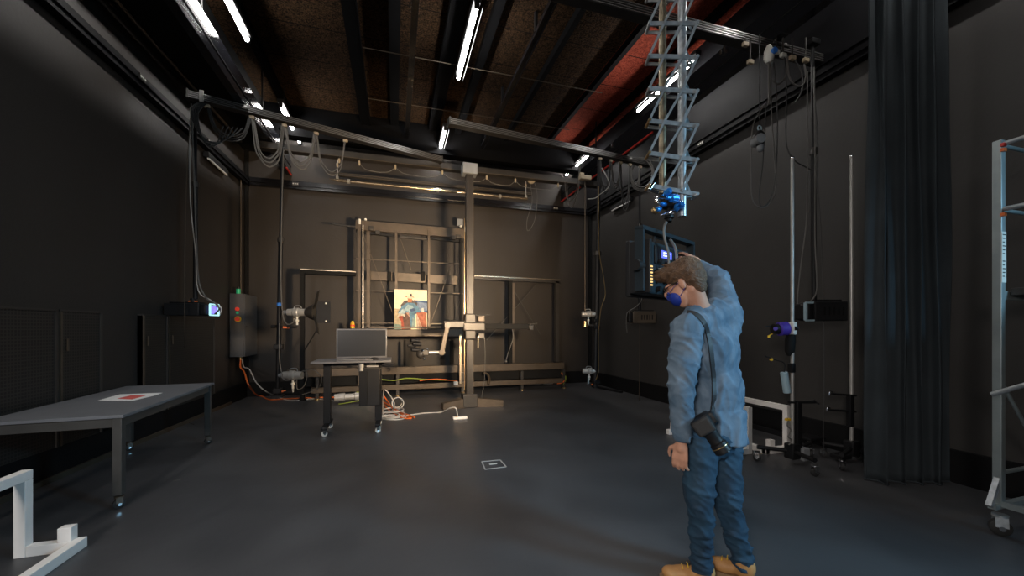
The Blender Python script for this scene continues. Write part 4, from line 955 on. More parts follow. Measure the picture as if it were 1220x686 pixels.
# ------------------------------------------------------------------ white trestles
def trestle(loc, rot, lab, L=1.0):
    t = thing('white_trestle', lab, 'trestle', (0, 0, 0), 'low white steel trestles')
    w = .07
    obj('top_bar', MB().bb((-w/2, 0, .47), (w/2, L, .54), .004), 'white', t)
    for y in (0, L-w): obj('post', MB().bb((-w/2, y, 0), (w/2, y+w, .47), .004), 'white', t)
    for y in (0, L-w):
        obj('foot', MB().bb((w/2, y, 0), (.26, y+w, .06), .004), 'white', t); obj('stub', MB().bb((.12, y, .06), (.18, y+w, .15), .004), 'white', t)
    t.location = loc; t.rotation_euler = (0, 0, rot); return t
def trestle2(name, post, lab, sgn):
    """hoop running along Y from its near/far post, base runner along Y"""
    pass
# left-front trestle: post at p, top bar runs toward the camera
def tre(base, Ld, foot, runner, lab):
    base = Vector(base); base.z = 0; w = .058; h = .53
    t = thing('white_trestle', lab, 'trestle', base, 'low white steel trestles')
    y1 = base.y+Ld; lo, hi = min(base.y, y1), max(base.y, y1)
    x = base.x
    obj('top_bar', MB().bb((x-w/2, lo, h-w), (x+w/2, hi, h), .004), 'white', t)
    for y in (lo, hi-w): obj('post', MB().bb((x-w/2, y, .0), (x+w/2, y+w, h-w), .004), 'white', t)
    for y in (lo, hi-w):
        f = obj('foot', MB().bb((min(x+w/2*(1 if foot > 0 else -1), x+foot), y, 0), (max(x+w/2*(1 if foot > 0 else -1), x+foot)-(.002 if foot > 0 else 0), y+w-.001, .065), .004), 'white', t)
        obj('stub', MB().bb((x+foot*.72-.035, y, .065), (x+foot*.72+.035, y+w, .155), .004), 'white', t)
    if runner: obj('runner', MB().bb((x+foot-(w if foot > 0 else 0), lo, 0), (x+foot+(0 if foot > 0 else w), hi, .064), .004), 'white', t)
    return t
p = WZ(36, 657)
tre((p.x, p.y-.02, 0), -1.0, .30, True, 'low white steel trestle cut by the lower left corner of the photo')
solo('black_case', MB().bb((p.x-.50, p.y-.55, .0), (p.x-.10, p.y-.12, .42), .02), 'plastic', 'black case standing on the floor behind the left white trestle', 'case')
p = WZ(894, 541)
tre((p.x, p.y, 0), 1.0, -.34, False, 'nearer low white steel trestle standing directly right of the person')
p = WZ(942, 539)
tre((p.x-.0, p.y+.02, 0), 1.1, -.34, True, 'low white steel trestle partly behind the rolling stand, right of the nearer one')

# ------------------------------------------------------------------ rolling desk and monitor
pl = WZ(387, 509); pr = WZ(453, 509)
DY = 5.85; dz = .985
x0 = WY(372, 428, 5.72).x; x1 = WY(466, 429, 5.85).x
t = thing('rolling_desk', 'narrow dark standing desk on castered feet in the middle of the room', 'desk', ((x0+x1)/2, DY, 0))
obj('desk_top', MB().bb((x0, 5.60, dz-.025), (x1, 6.20, dz), .003), 'table', t)
for x, y0, y1 in ((WY(390, 470, 5.9).x, 5.62, 6.18), (WY(451, 470, 5.9).x, 5.62, 6.18)):
    obj('leg', MB().bb((x-.045, 5.86, .12), (x+.045, 5.94, dz-.025), .004), 'black', t)
    obj('foot', MB().bb((x-.035, y0, .09), (x+.035, y1, .13), .01), 'black', t)
    for y in (y0+.04, y1-.04): caster((x, y, 0), .036, t, 'offwhite', 'steeldk', .3)
obj('beam', MB().bb((x0+.2, 5.86, dz-.08), (x1-.1, 5.94, dz-.025)), 'black', t)
xt = WY(442, 460, 5.8).x
t = thing('computer_tower', 'slim black computer tower hung under the standing desk', 'computer', (xt, 5.85, .38))
obj('case', MB().bb((xt-.15, 5.72, .36), (xt+.12, 5.84, .86), .008), 'plastic', t); obj('front_bezel', MB().bb((xt-.145, 5.705, .37), (xt-.045, 5.72, .84)), 'black', t)
obj('cradle', MB().bb((xt-.17, 5.71, .86), (xt+.13, 5.85, .88)).bb((xt-.02, 5.78, .88), (xt+.06, 5.85, .96)), 'steeldk', t)
obj('bracket', MB().cyl((xt-.12, 5.74, .83), (xt-.12, 5.74, .95), .035).cyl((xt-.05, 5.72, .9), (xt+.1, 5.72, .9), .015), 'alu', t)
ml = WY(400, 407, 5.82).x; mr_ = WY(461, 407, 5.90).x
t = thing('monitor', 'black wide monitor with silver edge standing on the standing desk', 'monitor', ((ml+mr_)/2, 5.88, dz))
ms_ = V((ml+mr_)/2, 5.86, 0)
zt_ = WY(430, 391.5, 5.86).z
obj('frame', MB().bb((ml, 5.86, dz+.02), (mr_, 5.885, zt_), .004), 'bezel', t)
obj('screen', MB().bb((ml+.018, 5.856, dz+.045), (mr_-.018, 5.861, zt_-.018)), 'screenoff', t)
obj('stand', MB().bb((ms_.x-.14, 5.83, dz), (ms_.x+.14, 6.00, dz+.012)).bb((ms_.x-.04, 5.885, dz), (ms_.x+.04, 5.91, dz+.25)), 'bezel', t)
kc = WZ(420, 427.5, dz+.01)
t = thing('keyboard', 'thin grey keyboard in front of the monitor', 'keyboard', (kc.x, 5.72, dz))
obj('case', MB().bb((ml+.02, 5.66, dz), (ml+.48, 5.79, dz+.014), .004), 'bezel', t)
for r_ in range(4): obj('key_row', MB().bb((ml+.03, 5.668+r_*.03, dz+.014), (ml+.47, 5.69+r_*.03, dz+.018)), 'grey', t)
mx_ = WY(446, 426, 5.74).x
t = thing('computer_mouse', 'small dark mouse beside the keyboard', 'mouse', (mx_, 5.72, dz)); obj('shell', MB().sph((mx_, 5.72, dz+.012), (.055, .035, .026)), 'plastic', t); obj('wheel', MB().cyl((mx_-.05, 5.715, dz+.03), (mx_-.05, 5.725, dz+.03), .008), 'grey', t)
# motor lying behind desk
p = WZ(418, 473, .12)
t = thing('drive_motor', 'silver motor unit with green wires lying behind the standing desk', 'motor', V(p.x, p.y, 0))
obj('body', MB().lathe(p+V(-.28, 0, 0), p+V(.30, 0, .02), [(0, .07), (.3, .085), (.32, .06), (.6, .06), (.62, .08), (1, .08)], 18), 'alu', t); obj('cap', MB().cyl(p+V(.28, 0, .02), p+V(.42, 0, .02), .06), 'offwhite', t)
obj('saddle', MB().bb((p.x-.2, p.y-.08, 0), (p.x+.2, p.y+.08, .07)), 'black', t)
solo('green_wire', MB().tube([p+V(.1, -.02, .09), p+V(.3, -.05, .10), p+V(.25, -.12, -.02), p+V(.0, -.15, -.07), p+V(-.2, -.12, -.1)], .008), 'cabley', 'green wire curling over the silver motor unit', 'wire')
# cable heaps right of desk
cw = MB()
for k in range(4):
    c = FL(463+random.uniform(-5, 6), 494+random.uniform(-4, 4)); c.z = .012+.012*k
    cw.torus(c, (random.uniform(-.1, .1), random.uniform(-.1, .1), 1), .16+.04*random.random(), .010)
cw.torus(FL(474, 487)+V(0, 0, .1), (.3, -1, .3), .10, .010); cw.torus(FL(473, 486)+V(0, 0, .1), (.2, -1, .2), .085, .010)
cw.tube([FL(456, 496)]+[W(u, v, 6.0) for u, v in ((457, 466), (464, 470), (470, 482))]+[FL(466, 490), FL(455, 496)], .010)
solo('cable_heap', cw, 'cablew', 'heap of coiled white cable on the floor beside the standing desk', 'cable')
co = MB().tube([W(456, 470, 6.1), W(462, 478, 6.1), FL(470, 489), FL(482, 495), FL(490, 498), FL(478, 497), FL(462, 487), FL(455, 477)], .012).tube([W(447, 482, 6.0), W(450, 490, 6.0), FL(452, 494), FL(460, 497)], .012)
solo('cable_heap', co, 'cableo', 'orange cable tangled in the white heap beside the standing desk', 'cable')
solo('white_cable', MB().tube([FL(470, 498), FL(485, 495), FL(505, 492), FL(525, 491), W(536, 486, 6.45), W(543, 486, 6.4), FL(545, 495), FL(546, 499)], .010), 'cablew', 'white cable from the heap along the floor to the white adapter', 'cable')
p = FL(548, 499, 0)
t = thing('power_adapter', 'small white power adapter on the floor before the column stand', 'adapter', p); obj('case', MB().box(p+V(0, 0, .02), (.22, .09, .04), None, .012), 'white', t); obj('plug', MB().cyl(p+V(-.05, 0, .045), p+V(-.05, 0, .02), .015), 'yellow', t)
p = FL(653, 458, 0)
t = thing('power_adapter', 'white power block on the floor at the right foot of the long base rail', 'adapter', p); obj('case', MB().box(p+V(0, 0, .04), (.24, .1, .07), None, .012), 'offwhite', t); obj('cord', MB().tube([p+V(-.12, 0, .03), p+V(-.3, .02, .01), p+V(-.5, 0, .01)], .008), 'cablew', t)
solo('orange_cable', MB().tube([E(669, 444, YE-.08), E(672, 450, YE-.1), E(671, 455, YE-.12), E(664, 457, YE-.14)], .014), 'cableo', 'short orange cable curving off the right end of the base rail', 'cable')
solo('green_cable', MB().tube([E(669, 443, YE-.05), E(673.5, 448, YE-.08), E(673.5, 454, YE-.1), E(671, 457.5, YE-.12)], .010), 'cabley', 'short green cable beside the orange one at the right end of the base rail', 'cable')
solo('rail_wires', MB().tube([E(455, 452, YE-.18), E(470, 453, YE-.18), E(485, 450.5, YE-.18), E(510, 452, YE-.18), E(540, 453, YE-.18)], .012), 'cabley', 'yellow green wire lying along the long base rail', 'wire')
solo('rail_wires', MB().tube([E(500, 453.5, YE-.2), E(520, 451.5, YE-.2), E(545, 454, YE-.2)], .012), 'cableo', 'orange wire lying along the long base rail left of the column', 'wire')
# floor marks and litter
p = FL(588, 552, 0)
t = thing('floor_mark', 'clear plastic square with white edges lying on the open floor', 'marker', p)
q_ = [FL(574, 549), FL(596, 547), FL(603, 555), FL(578, 558)]
for q2 in q_: q2.z = .003
for i in range(4): obj('edge', MB().bar(q_[i], q_[(i+1) % 4], .012, .004), 'cablew', t)
obj('tape', MB().bar(FL(583, 553, .004), FL(592, 552, .004), .03, .003), 'offwhite', t)
for i, (u, v, lab) in enumerate(((211, 572, 'tiny scrap of tape on the floor right of the big table'), (68, 583, 'tiny scrap of tape on the floor under the big table'), (185, 522, 'tiny pale speck on the floor under the far end of the big table'), (513, 498, 'tiny metal bits on the floor before the column stand'))):
    c = FL(u, v, .002); solo('floor_scrap', MB().poly([c+V(-.03, -.01, 0), c+V(.03, -.006, 0), c+V(.025, .012, 0), c+V(-.02, .009, 0)], (0, 0, 1), .002), 'cableg', lab, 'scrap')

# ------------------------------------------------------------------ rolling poles, right
def rolling_pole(u, vb, vt, lab, arms, cast):
    b0 = WZ(u, vb); dd = (b0-CAM).dot(FV)
    top = W(u, vt, dd)
    t = thing('rolling_stand', lab, 'stand', b0, 'tall pole stands on casters')
    obj('pole', MB().cyl(b0+V(0, 0, .10), top, .017, n=12), 'alu', t)
    obj('pole_tip', MB().sph(top, .019), 'chrome', t)
    obj('hub', MB().box(b0+V(0, 0, .14), (.11, .11, .16), None, .015), 'black', t)
    for (cu, cv) in cast:
        c = WZ(cu, cv); e = b0+V(0, 0, .14); m_ = (c+e)/2; m_.z = .16
        obj('base_leg', MB().tube([e, e.lerp(c+V(0, 0, .15), .4)+V(0, 0, .0), c+V(0, 0, .15)], .022, 8), 'black', t)
        caster(c, .040, t, 'rubber', 'chrome', random.uniform(0, 3))
    return t, dd
t, dd = rolling_pole(944, 553, 188, 'silver pole stand on casters with purple wrapped lamp clamped on it', None, ((902, 549), (971, 567), (966, 544)))
obj('sleeve', MB().bar(W(950.5, 478, dd), W(950.5, 541, dd), .06, .05, up=V(0, 1, 0), bev=.006), 'black', t)
obj('shelf_arm', MB().bar(W(940, 479, dd), W(971, 479, dd), .04, .022), 'black', t); obj('arm_hook', MB().tube([W(969, 476, dd), W(973, 480, dd), W(976, 481, dd)], .01), 'chrome', t)
obj('weight_block', MB().box(W(956, 540, dd)+V(0, 0, 0), (.09, .10, .13), None, .01), 'grey', t)
obj('clip', MB().box(W(938.5, 499.5, dd-.03), (.05, .03, .022)), 'yellow', t, label='yellow clip')
solo('stand_cord', MB().tube([W(u_, v_, dd-.05) for u_, v_ in ((939, 501), (938, 507), (942, 512), (939, 520), (943, 524), (940, 530))], .006), 'cableg', 'coiled pale cord dangling from the yellow clip on the rolling stand', 'cord')
p = W(931, 392, dd-.02)
t = thing('clamped_lamp', 'purple wrapped lamp clamped to the left rolling stand', 'lamp', p)
obj('body', MB().cyl(W(921, 391.5, dd-.02), W(928, 392, dd-.02), .052, n=16), 'black', t)
obj('wrap', MB().lathe(W(927, 392, dd-.02), W(938, 391, dd-.02), [(0, .06), (.1, .072), (.5, .068), (.9, .072), (1, .06)], 18), 'purple', t, label='purple wrap')
obj('clamp', MB().box(W(944, 391, dd-.02), (.05, .07, .13), None, .01), 'offwhite', t); obj('knob', MB().cyl(W(947, 391, dd-.06), W(950, 391, dd-.06), .02), 'black', t)
obj('lens', MB().cyl(W(924, 391.5, dd-.075), W(924, 391.5, dd-.07), .02), 'purple', t)
obj('tip', MB().cyl(W(916, 402, dd), W(916, 399.5, dd), .012).bar(W(916, 400, dd), W(924, 395, dd), .01, .01), 'yellow', t, label='yellow tip')
obj('strut', MB().bar(W(912, 389, dd), W(920, 388.5, dd), .012, .012), 'black', t)
solo('sock_bag', MB().lathe(W(942, 398, dd+.02), W(940.5, 424, dd+.02), [(0, .04), (.3, .05), (.8, .045), (1, .02)]), 'matte', 'black cloth bag hanging on the left rolling stand below the purple lamp', 'bag')
p = W(936, 455, dd-.03)
t = thing('lamp_tube', 'pale blue metal canister clipped low on the left rolling stand', 'canister', p-V(0, 0, .12))
obj('can', MB().lathe(W(934, 443, dd-.04), W(938, 468, dd-.04), [(0, .03), (.03, .036), (.97, .036), (1, .03)], 16), 'cyan', t); obj('hook', MB().tube([W(934, 443, dd-.04), W(935, 435, dd-.04), W(932, 431, dd-.04), W(925, 429, dd-.02), W(911, 424, dd)], .006), 'black', t)
obj('bulb', MB().sph(W(919, 428, dd), .018), 'yellow', t, label='yellow ball'); obj('grip', MB().box(W(943, 438, dd), (.05, .06, .10), None, .01), 'black', t)
t, dd = rolling_pole(1014.5, 549, 186, 'bare silver pole stand on casters beside the dark curtain', None, ((981, 544), (1003, 560), (1024, 548)))
obj('sleeve', MB().bar(W(1013, 470, dd), W(1013, 508, dd), .06, .05, up=V(0, 1, 0), bev=.006), 'black', t)
for (v_, ul) in ((470, 990), (489, 987)):
    obj('shelf_arm', MB().bar(W(ul, v_-1, dd), W(1019, v_+1, dd), .035, .020), 'black', t); obj('arm_hook', MB().tube([W(ul-2, v_+1, dd), W(ul-1, v_-4, dd), W(ul+2, v_-3, dd)], .008), 'chrome', t)
obj('hub_weight', MB().box(W(1002, 543, dd)+V(0, 0, .0), (.16, .12, .05), None, .01), 'black', t)
# low black items behind the stands
t = thing('dolly', 'low black wheeled dolly on the floor behind the rolling stands', 'dolly', WZ(965, 530)); p = WZ(965, 530)
obj('plate', MB().box(p+V(0, 0, .10), (.30, .24, .03), None, .01), 'black', t)
for dx in (-.11, .11):
    for dy in (-.08, .08): caster(p+V(dx, dy, 0), .033, t, 'rubber', 'steeldk', .5)
# steel plate leaning at right skirting
t = thing('floor_bar', 'black bar lying along the floor by the right skirting', 'bar', WZ(985, 528)); obj('bar', MB().bar(V(4.88, 3.6, .03), V(4.88, 5.4, .03), .06, .06, bev=.005), 'black', t)

# ------------------------------------------------------------------ curtain
t = thing('curtain', 'tall heavy dark blue grey curtain hanging in folds by the right wall', 'curtain', (4.5, 2.45, 0))
ca = WZ(1041, 577); cb_ = WZ(1143, 579)
ca.z = cb_.z = 0; cd = (cb_-ca); cl = cd.length; cd.normalize(); cn = V(-cd.y, cd.x, 0)
NU, NV = 240, 60; vs = []; fs = []
ztop = 4.98
for j in range(NV+1):
    fz = j/NV; z = .012+fz*(ztop-.012)
    wsc = 1.0-.10*fz
    for i in range(NU+1):
        f = i/NU
        amp = .060*(1-.30*fz)
        ph = f*2*PI*4.6 + .5*math.sin(f*9+1)+ .35*math.sin(z*1.1+f*5)
        off = amp*(math.sin(ph)+.35*math.sin(2*ph+.8))+.016*math.sin(f*33+z*.7)+.006*math.sin(z*3+f*17)
        ss = f*cl*wsc*.97+.02*math.sin(2*ph+1)
        vs.append(ca+cd*ss+cn*(off+.05)+V(0, 0, z))
for j in range(NV):
    for i in range(NU): a = j*(NU+1)+i; fs.append((a, a+1, a+NU+2, a+NU+1))
mb = MB().add(vs, fs); o = obj('cloth', mb, 'curtain', t)
sm = o.modifiers.new('thick', 'SOLIDIFY'); sm.thickness = .006
for p_ in o.data.polygons: p_.use_smooth = True
hem = MB().tube([Vector(vs[i])+V(0, 0, .0) for i in range(0, NU+1, 4)], .008, 6, smooth=False); hem.v = [(v[0], v[1], max(v[2], .004)) for v in hem.v]
obj('hem', hem, 'curtain', t)
t = thing('curtain_track', 'black curtain track carrying the heavy dark curtain near the ceiling', 'track', ca+V(0, 0, 5.0))
obj('rail', MB().bar(ca-cd*.3+V(0, 0, 5.02)+cn*.05, ca+cd*(cl*.97)+V(0, 0, 5.02)+cn*.05, .05, .05), 'black', t)
obj('hanger', MB().cyl(ca+cd*.2+V(0, 0, 5.04), ca+cd*.2+V(0, 0, ZC), .012), 'black', t)

# ------------------------------------------------------------------ scaffold tower
b0 = WZ(1183, 604, .12); sxx, syy = 4.02, 1.66
t = thing('scaffold_tower', 'aluminium scaffold tower on casters at the right edge of the photo', 'scaffold', (sxx+.4, syy-.8, 0))
zt = 2.72; X1, Y1 = sxx+.80, syy-1.7
for x in (sxx, X1):
    for y in (syy, Y1):
        obj('upright', MB().bb((x-.024, y-.024, .20), (x+.024, y+.024, zt), .006), 'scaf', t)
        kf = caster((x-.03, y-.02, 0), .055, t, 'rubber', 'galv', 2.2)
def sz(v): return H+(391-v)/470*((V(sxx, syy, 0)).dot(FV))
for v in (173, 250):
    z = sz(v)
    for x in (sxx, X1): obj('guard_rail', MB().cyl((x, syy, z), (x, Y1, z), .016), 'galv', t)
    for y in (syy, Y1): obj('guard_rail', MB().cyl((sxx, y, z), (X1, y, z), .014), 'scaf', t)
z = sz(352)
for y in (syy, Y1): obj('ledger', MB().bb((sxx, y-.02, z-.03), (X1, y+.02, z+.03), .004), 'scaf', t)
obj('platform', MB().bb((sxx+.06, Y1, z-.0), (X1-.06, syy-.03, z+.05), .004), 'steeldk', t)
for x in (sxx, X1):
    obj('brace', MB().cyl((x-.03, syy+.02, sz(470)), (x-.03, Y1, sz(470)+1.0), .016), 'galv', t)
for y in (syy, Y1): obj('brace', MB().cyl((sxx, y, sz(450)), (X1, y, sz(450)-.9), .012), 'scaf', t)
for y in (syy, Y1): obj('ledger', MB().cyl((sxx, y, sz(563)), (X1, y, sz(563)), .014), 'scaf', t)
for x in (sxx, X1): obj('ledger', MB().bb((x-.02, Y1, .19), (x+.02, syy, .23)), 'scaf', t)
obj('ledger', MB().bb((sxx-.08, syy-.02, .175), (X1, syy+.02, .205)), 'scaf', t)
obj('base_brace', MB().bar((sxx-.11, syy, .20), (sxx, syy, .40), .03, .03), 'galv', t)
for v, m in ((176, 'cableo'), (252, 'cableo'), (170, 'red')): obj('locking_clip', MB().box((sxx-.02, syy-.03, sz(v)-.03), (.03, .02, .022)), m, t, label='coloured locking clip')
lb = obj('sticker', MB().bb((sxx-.0245-.002, syy-.0265, sz(337)), (sxx+.022, syy-.0245, sz(277))), 'offwhite', t, label='white instruction sticker')
for k in range(12):
    z = sz(277)-.02-k*.026
    if k == 6: continue
    obj('text_line', MB().bb((sxx-.018, syy-.0275, z-.004), (sxx+.014-(k*7 % 3)*.006, syy-.0265, z+.003)), 'plastic', lb)

# ------------------------------------------------------------------ person
def cam2w(r, d, z): return V(0, 0, 0)+RV*r+FV*d+V(0, 0, z)
def JP(u, v, d): return W(u, v, d)
def capsule(mb, a, b_, ra, rb, n=18):
    a = Vector(a); b_ = Vector(b_)
    mb.sph(a, ra, None, n, 10); mb.sph(b_, rb, None, n, 10); mb.cyl(a, b_, ra, rb, n)
def ell(mb, c, r, f, u):
    """ellipsoid with axes: side, forward, up"""
    f = Vector(f).normalized(); u = (Vector(u)-f*Vector(u).dot(f)).normalized(); s = f.cross(u)
    mb.sph(c, r, Matrix((s, f, u)).transposed(), 22, 14)
def blend(name, mb, m, parent, vox=.009, smooth=4, wr=0.0, wsc=.12, label=None, crease=None):
    o = obj(name, mb, m, parent, label=label)
    md = o.modifiers.new('r', 'REMESH'); md.mode = 'VOXEL'; md.voxel_size = vox
    md = o.modifiers.new('s', 'SMOOTH'); md.iterations = smooth; md.factor = .6
    if wr:
        tx = bpy.data.textures.new(name+'_folds', 'CLOUDS'); tx.noise_scale = wsc; tx.noise_depth = 2
        md = o.modifiers.new('d', 'DISPLACE'); md.texture = tx; md.strength = wr; md.mid_level = .5
    dg = bpy.context.evaluated_depsgraph_get(); ev = o.evaluated_get(dg)
    me = bpy.data.meshes.new_from_object(ev); o.modifiers.clear(); o.data = me
    if crease:
        ns = [v.normal.copy() for v in me.vertices]; og = ORG[o.name] if o.name in ORG else V(0, 0, 0)
        for v, n_ in zip(me.vertices, ns):
            q_, amp = crease(v.co+og)
            f_ = 1-abs(noise.noise(q_))*2.2; g2 = 1-abs(noise.noise(q_*2.1+V(5, 3, 1)))*2.2
            v.co += n_*(amp*(max(f_, -.6)**3*1.0+max(g2, -.6)**3*.45-.35))
    for p_ in me.polygons: p_.use_smooth = True
    return o
def seg_d(p, a, b_):
    t_ = max(0, min(1, (p-a).dot(b_-a)/(b_-a).length_squared)); return (p-a.lerp(b_, t_)).length
fwd = (RV*-.72+FV*.69).normalized(); lft = V(-fwd.y, fwd.x, 0)        # facing, his left
hipL = JP(833, 527, 2.17); hipR = JP(861, 527, 2.27)
knL = JP(834, 598, 2.12); knR = JP(868, 598, 2.22)
anL = JP(836, 677, 2.185); anR = JP(884, 673, 2.235)
pelv = (hipL+hipR)/2
chest = JP(846, 425, 2.26); neckb = JP(836, 371, 2.25)
shL = JP(818, 390, 2.13); shR = JP(864, 373, 2.34)
elL = JP(812, 462, 2.05); wrL = JP(812, 522, 2.06); 
elR = JP(856, 332, 2.56); wrR = JP(832, 314, 2.72)
hd = JP(814, 337, 2.24)
P = thing('person', 'person in blue shirt and jeans seen from behind, reaching up to the lamp panel', 'person', V(pelv.x, pelv.y, 0))
# skin body (continuous): torso core, neck, head, arms, hands, legs
bd = MB()
hf = (fwd*.80+V(0, 0, -.50)+RV*-.12).normalized(); hup = (V(0, 0, 1)+fwd*.45).normalized(); hup = (hup-hf*hup.dot(hf)).normalized(); hs = hf.cross(hup).normalized()
ell(bd, hd+hup*.030-hf*.020, (.075, .095, .092), hf, hup)        # cranium
ell(bd, hd-hup*.045+hf*.035, (.058, .062, .078), hf, hup)        # face
ell(bd, hd-hup*.100+hf*.045, (.036, .036, .030), hf, hup)        # chin
ell(bd, hd-hup*.015+hf*.105, (.012, .022, .026), hf, hup)        # nose
ell(bd, hd+hup*.018+hf*.082, (.05, .018, .014), hf, hup)         # brow
for sg in (-1, 1):
    e = hd+hs*sg*.077-hup*.022-hf*.005
    ell(bd, e, (.010, .020, .033), hf+hs*(-sg)*.3, hup)
capsule(bd, neckb+V(0, 0, -.02), hd-hup*.06-hf*.03, .054, .052)
capsule(bd, neckb, chest, .06, .09); capsule(bd, chest, pelv, .085, .085)
capsule(bd, shL, shR, .055, .055)
capsule(bd, shL, elL, .048, .038); capsule(bd, elL, wrL, .038, .026)
capsule(bd, shR, elR, .048, .038); capsule(bd, elR, wrR, .038, .026)
for h_, k_, a_ in ((hipL, knL, anL), (hipR, knR, anR)): capsule(bd, h_, k_, .065, .042); capsule(bd, k_, a_, .042, .032)
def hand(mb, w, d, pn_, side, curl, s=1.0):
    """w wrist, d finger direction, pn_ palm normal, side: direction toward the thumb"""
    d = Vector(d).normalized(); pn_ = (Vector(pn_)-d*Vector(pn_).dot(d)).normalized(); sd = Vector(side); sd = (sd-d*sd.dot(d)-pn_*sd.dot(pn_)).normalized()
    capsule(mb, w, w+d*.03*s, .025*s, .026*s, 12)
    for k, ox in enumerate((-.030, -.010, .010, .030)):
        capsule(mb, w+d*.02*s+sd*ox*.6*s, w+d*.085*s+sd*ox*s, .015*s, .0115*s, 10)
    for k, (ox, ln) in enumerate(((-.031, .062), (-.0105, .076), (.0105, .082), (.031, .072))):
        p0 = w+d*.088*s+sd*ox*s; dd = d.copy(); seg = (ln*.45, ln*.32, ln*.25); rr = (.0095, .0085, .0078, .0068)
        for j, sl in enumerate(seg):
            dd = (dd*math.cos(curl*.55)+pn_*math.sin(curl*.55)).normalized() if j == 0 else (Matrix.Rotation(curl, 3, dd.cross(pn_).normalized() if dd.cross(pn_).length > .01 else sd) @ dd)
            p1 = p0+dd*sl*s+sd*(ox*.06)*s; capsule(mb, p0, p1, rr[j]*s, rr[j+1]*s, 8); p0 = p1
    t0 = w+d*.025*s+sd*.024*s; t1 = t0+(d*.55+sd*.75+pn_*.3).normalized()*.042*s; t2 = t1+(d*.85+sd*.25+pn_*.35).normalized()*.030*s; t3 = t2+(d*.9+pn_*.4).normalized()*.024*s
    capsule(mb, t0, t1, .0135*s, .0115*s, 8); capsule(mb, t1, t2, .0115*s, .0095*s, 8); capsule(mb, t2, t3, .0095*s, .0075*s, 8)
hand(bd, wrL+V(0, 0, -.02), V(0, 0, -1)+fwd*.10, -lft*1.0, fwd, .42, 1.05)
ytop = pp(hw+.02, .02, .255)
hand(bd, wrR, (JP(813, 296, 2.86)-wrR).normalized(), V(0, 0, -1)+fwd*.5, lft, .45, 1.15)
blend('body', bd, 'skin', P, .006, 2)
# hair
hr = MB()
ell(hr, hd+hup*.044-hf*.030, (.086, .106, .094), hf, hup)
ell(hr, hd+hup*.010-hf*.060, (.082, .070, .088), hf, hup)
ell(hr, hd-hup*.055-hf*.062, (.056, .040, .050), hf, hup)
ell(hr, hd+hup*.088+hf*.040, (.068, .070, .044), hf, hup)
ell(hr, hd+hup*.094+hf*.085, (.056, .046, .030), hf+hup*.35, hup)
for k in range(26):
    a = random.uniform(-1, 1); b1 = random.uniform(-.05, .09)
    c = hd+hup*(.118-.12*abs(b1))+hf*b1+hs*a*.05; dd = (hf*.9+hup*.45+hs*random.uniform(-.4, .4)).normalized()
    capsule(hr, c, c+dd*.05, .012, .003, 8)
o = blend('hair', hr, 'hair', P, .0055, 2, .010, .02)
# face mask
mk = MB(); ell(mk, hd-hup*.060+hf*.060, (.060, .052, .052), hf, hup); ell(mk, hd-hup*.035+hf*.092, (.022, .030, .035), hf, hup)
blend('face_mask', mk, 'mask', P, .006, 2)
obj('mask_loop', MB().tube([hd-hup*.02+hf*.075-hs*.052, hd-hup*.008+hf*.03-hs*.072, hd-hup*.012-hf*.01-hs*.084, hd-hup*.05-hf*.005-hs*.080, hd-hup*.075+hf*.05-hs*.055], .0014), 'mask', P)
gm = MB().tube([hd+hup*.012+hf*.09-hs*.045, hd+hup*.006+hf*.05-hs*.070, hd+hup*.002-hf*.0-hs*.079], .0025)
gm.torus(hd+hup*.0+hf*.098-hs*.030, hf, .022, .0022, 16).torus(hd+hup*.0+hf*.098+hs*.030, hf, .022, .0022, 16)
obj('glasses', gm, 'steeldk', P)
# shirt
sh = MB()
ell(sh, chest+V(0, 0, .03), (.205, .14, .20), fwd, V(0, 0, 1))
mid = JP(851, 468, 2.26); ell(sh, mid, (.180, .145, .24), fwd, V(0, 0, 1))
hemc = JP(852, 508, 2.25); ell(sh, hemc+V(0, 0, .03), (.182, .150, .17), fwd, V(0, 0, 1))
sh.lathe(hemc+V(0, 0, -.075), hemc+V(0, 0, .10), [(0, .160), (.5, .158), (1, .155)], 24)
capsule(sh, shL, shR, .082, .082); capsule(sh, neckb+V(0, 0, -.03), neckb+V(0, 0, -.08), .080, .12)
capsule(sh, (shL+neckb)/2, neckb+V(0, 0, -.04), .075, .06); capsule(sh, (shR+neckb)/2, neckb+V(0, 0, -.04), .08, .06)
capsule(sh, shL, elL, .082, .068); capsule(sh, elL, wrL+V(0, 0, .02), .068, .052); sh.cyl(wrL+V(0, 0, .03), wrL+V(0, 0, -.012), .05, .044, 18)
capsule(sh, shR, elR, .086, .062); capsule(sh, elR, elR.lerp(wrR, .80), .062, .042)
capsule(sh, shR, chest+lft*-.06+V(0, 0, .05), .095, .12)
def shirt_crease(p):
    if seg_d(p, shL.lerp(elL, .35), elL) < .11 or seg_d(p, elL, wrL) < .10:
        c = V(p.x*6, p.y*6, p.z*11+p.x*9); return c, .011
    if seg_d(p, shR, elR) < .11 or seg_d(p, elR, wrR) < .10: return V(p.x*15, p.y*8, p.z*9), .010
    return V(p.x*10+p.z*2, p.y*10, p.z*3.6), .011
blend('shirt', sh, 'shirt', P, .0075, 4, .014, .12, crease=shirt_crease)
cl_ = MB()
for r_, z_ in ((.068, -.005), (.064, .012), (.060, .028), (.058, .040)): cl_.torus(neckb+V(0, 0, z_)+fwd*(.012+z_*.4), V(0, 0, 1)-fwd*.45, r_+.006, .009, 24, 8)
blend('collar', cl_, 'shirt', P, .006, 2)
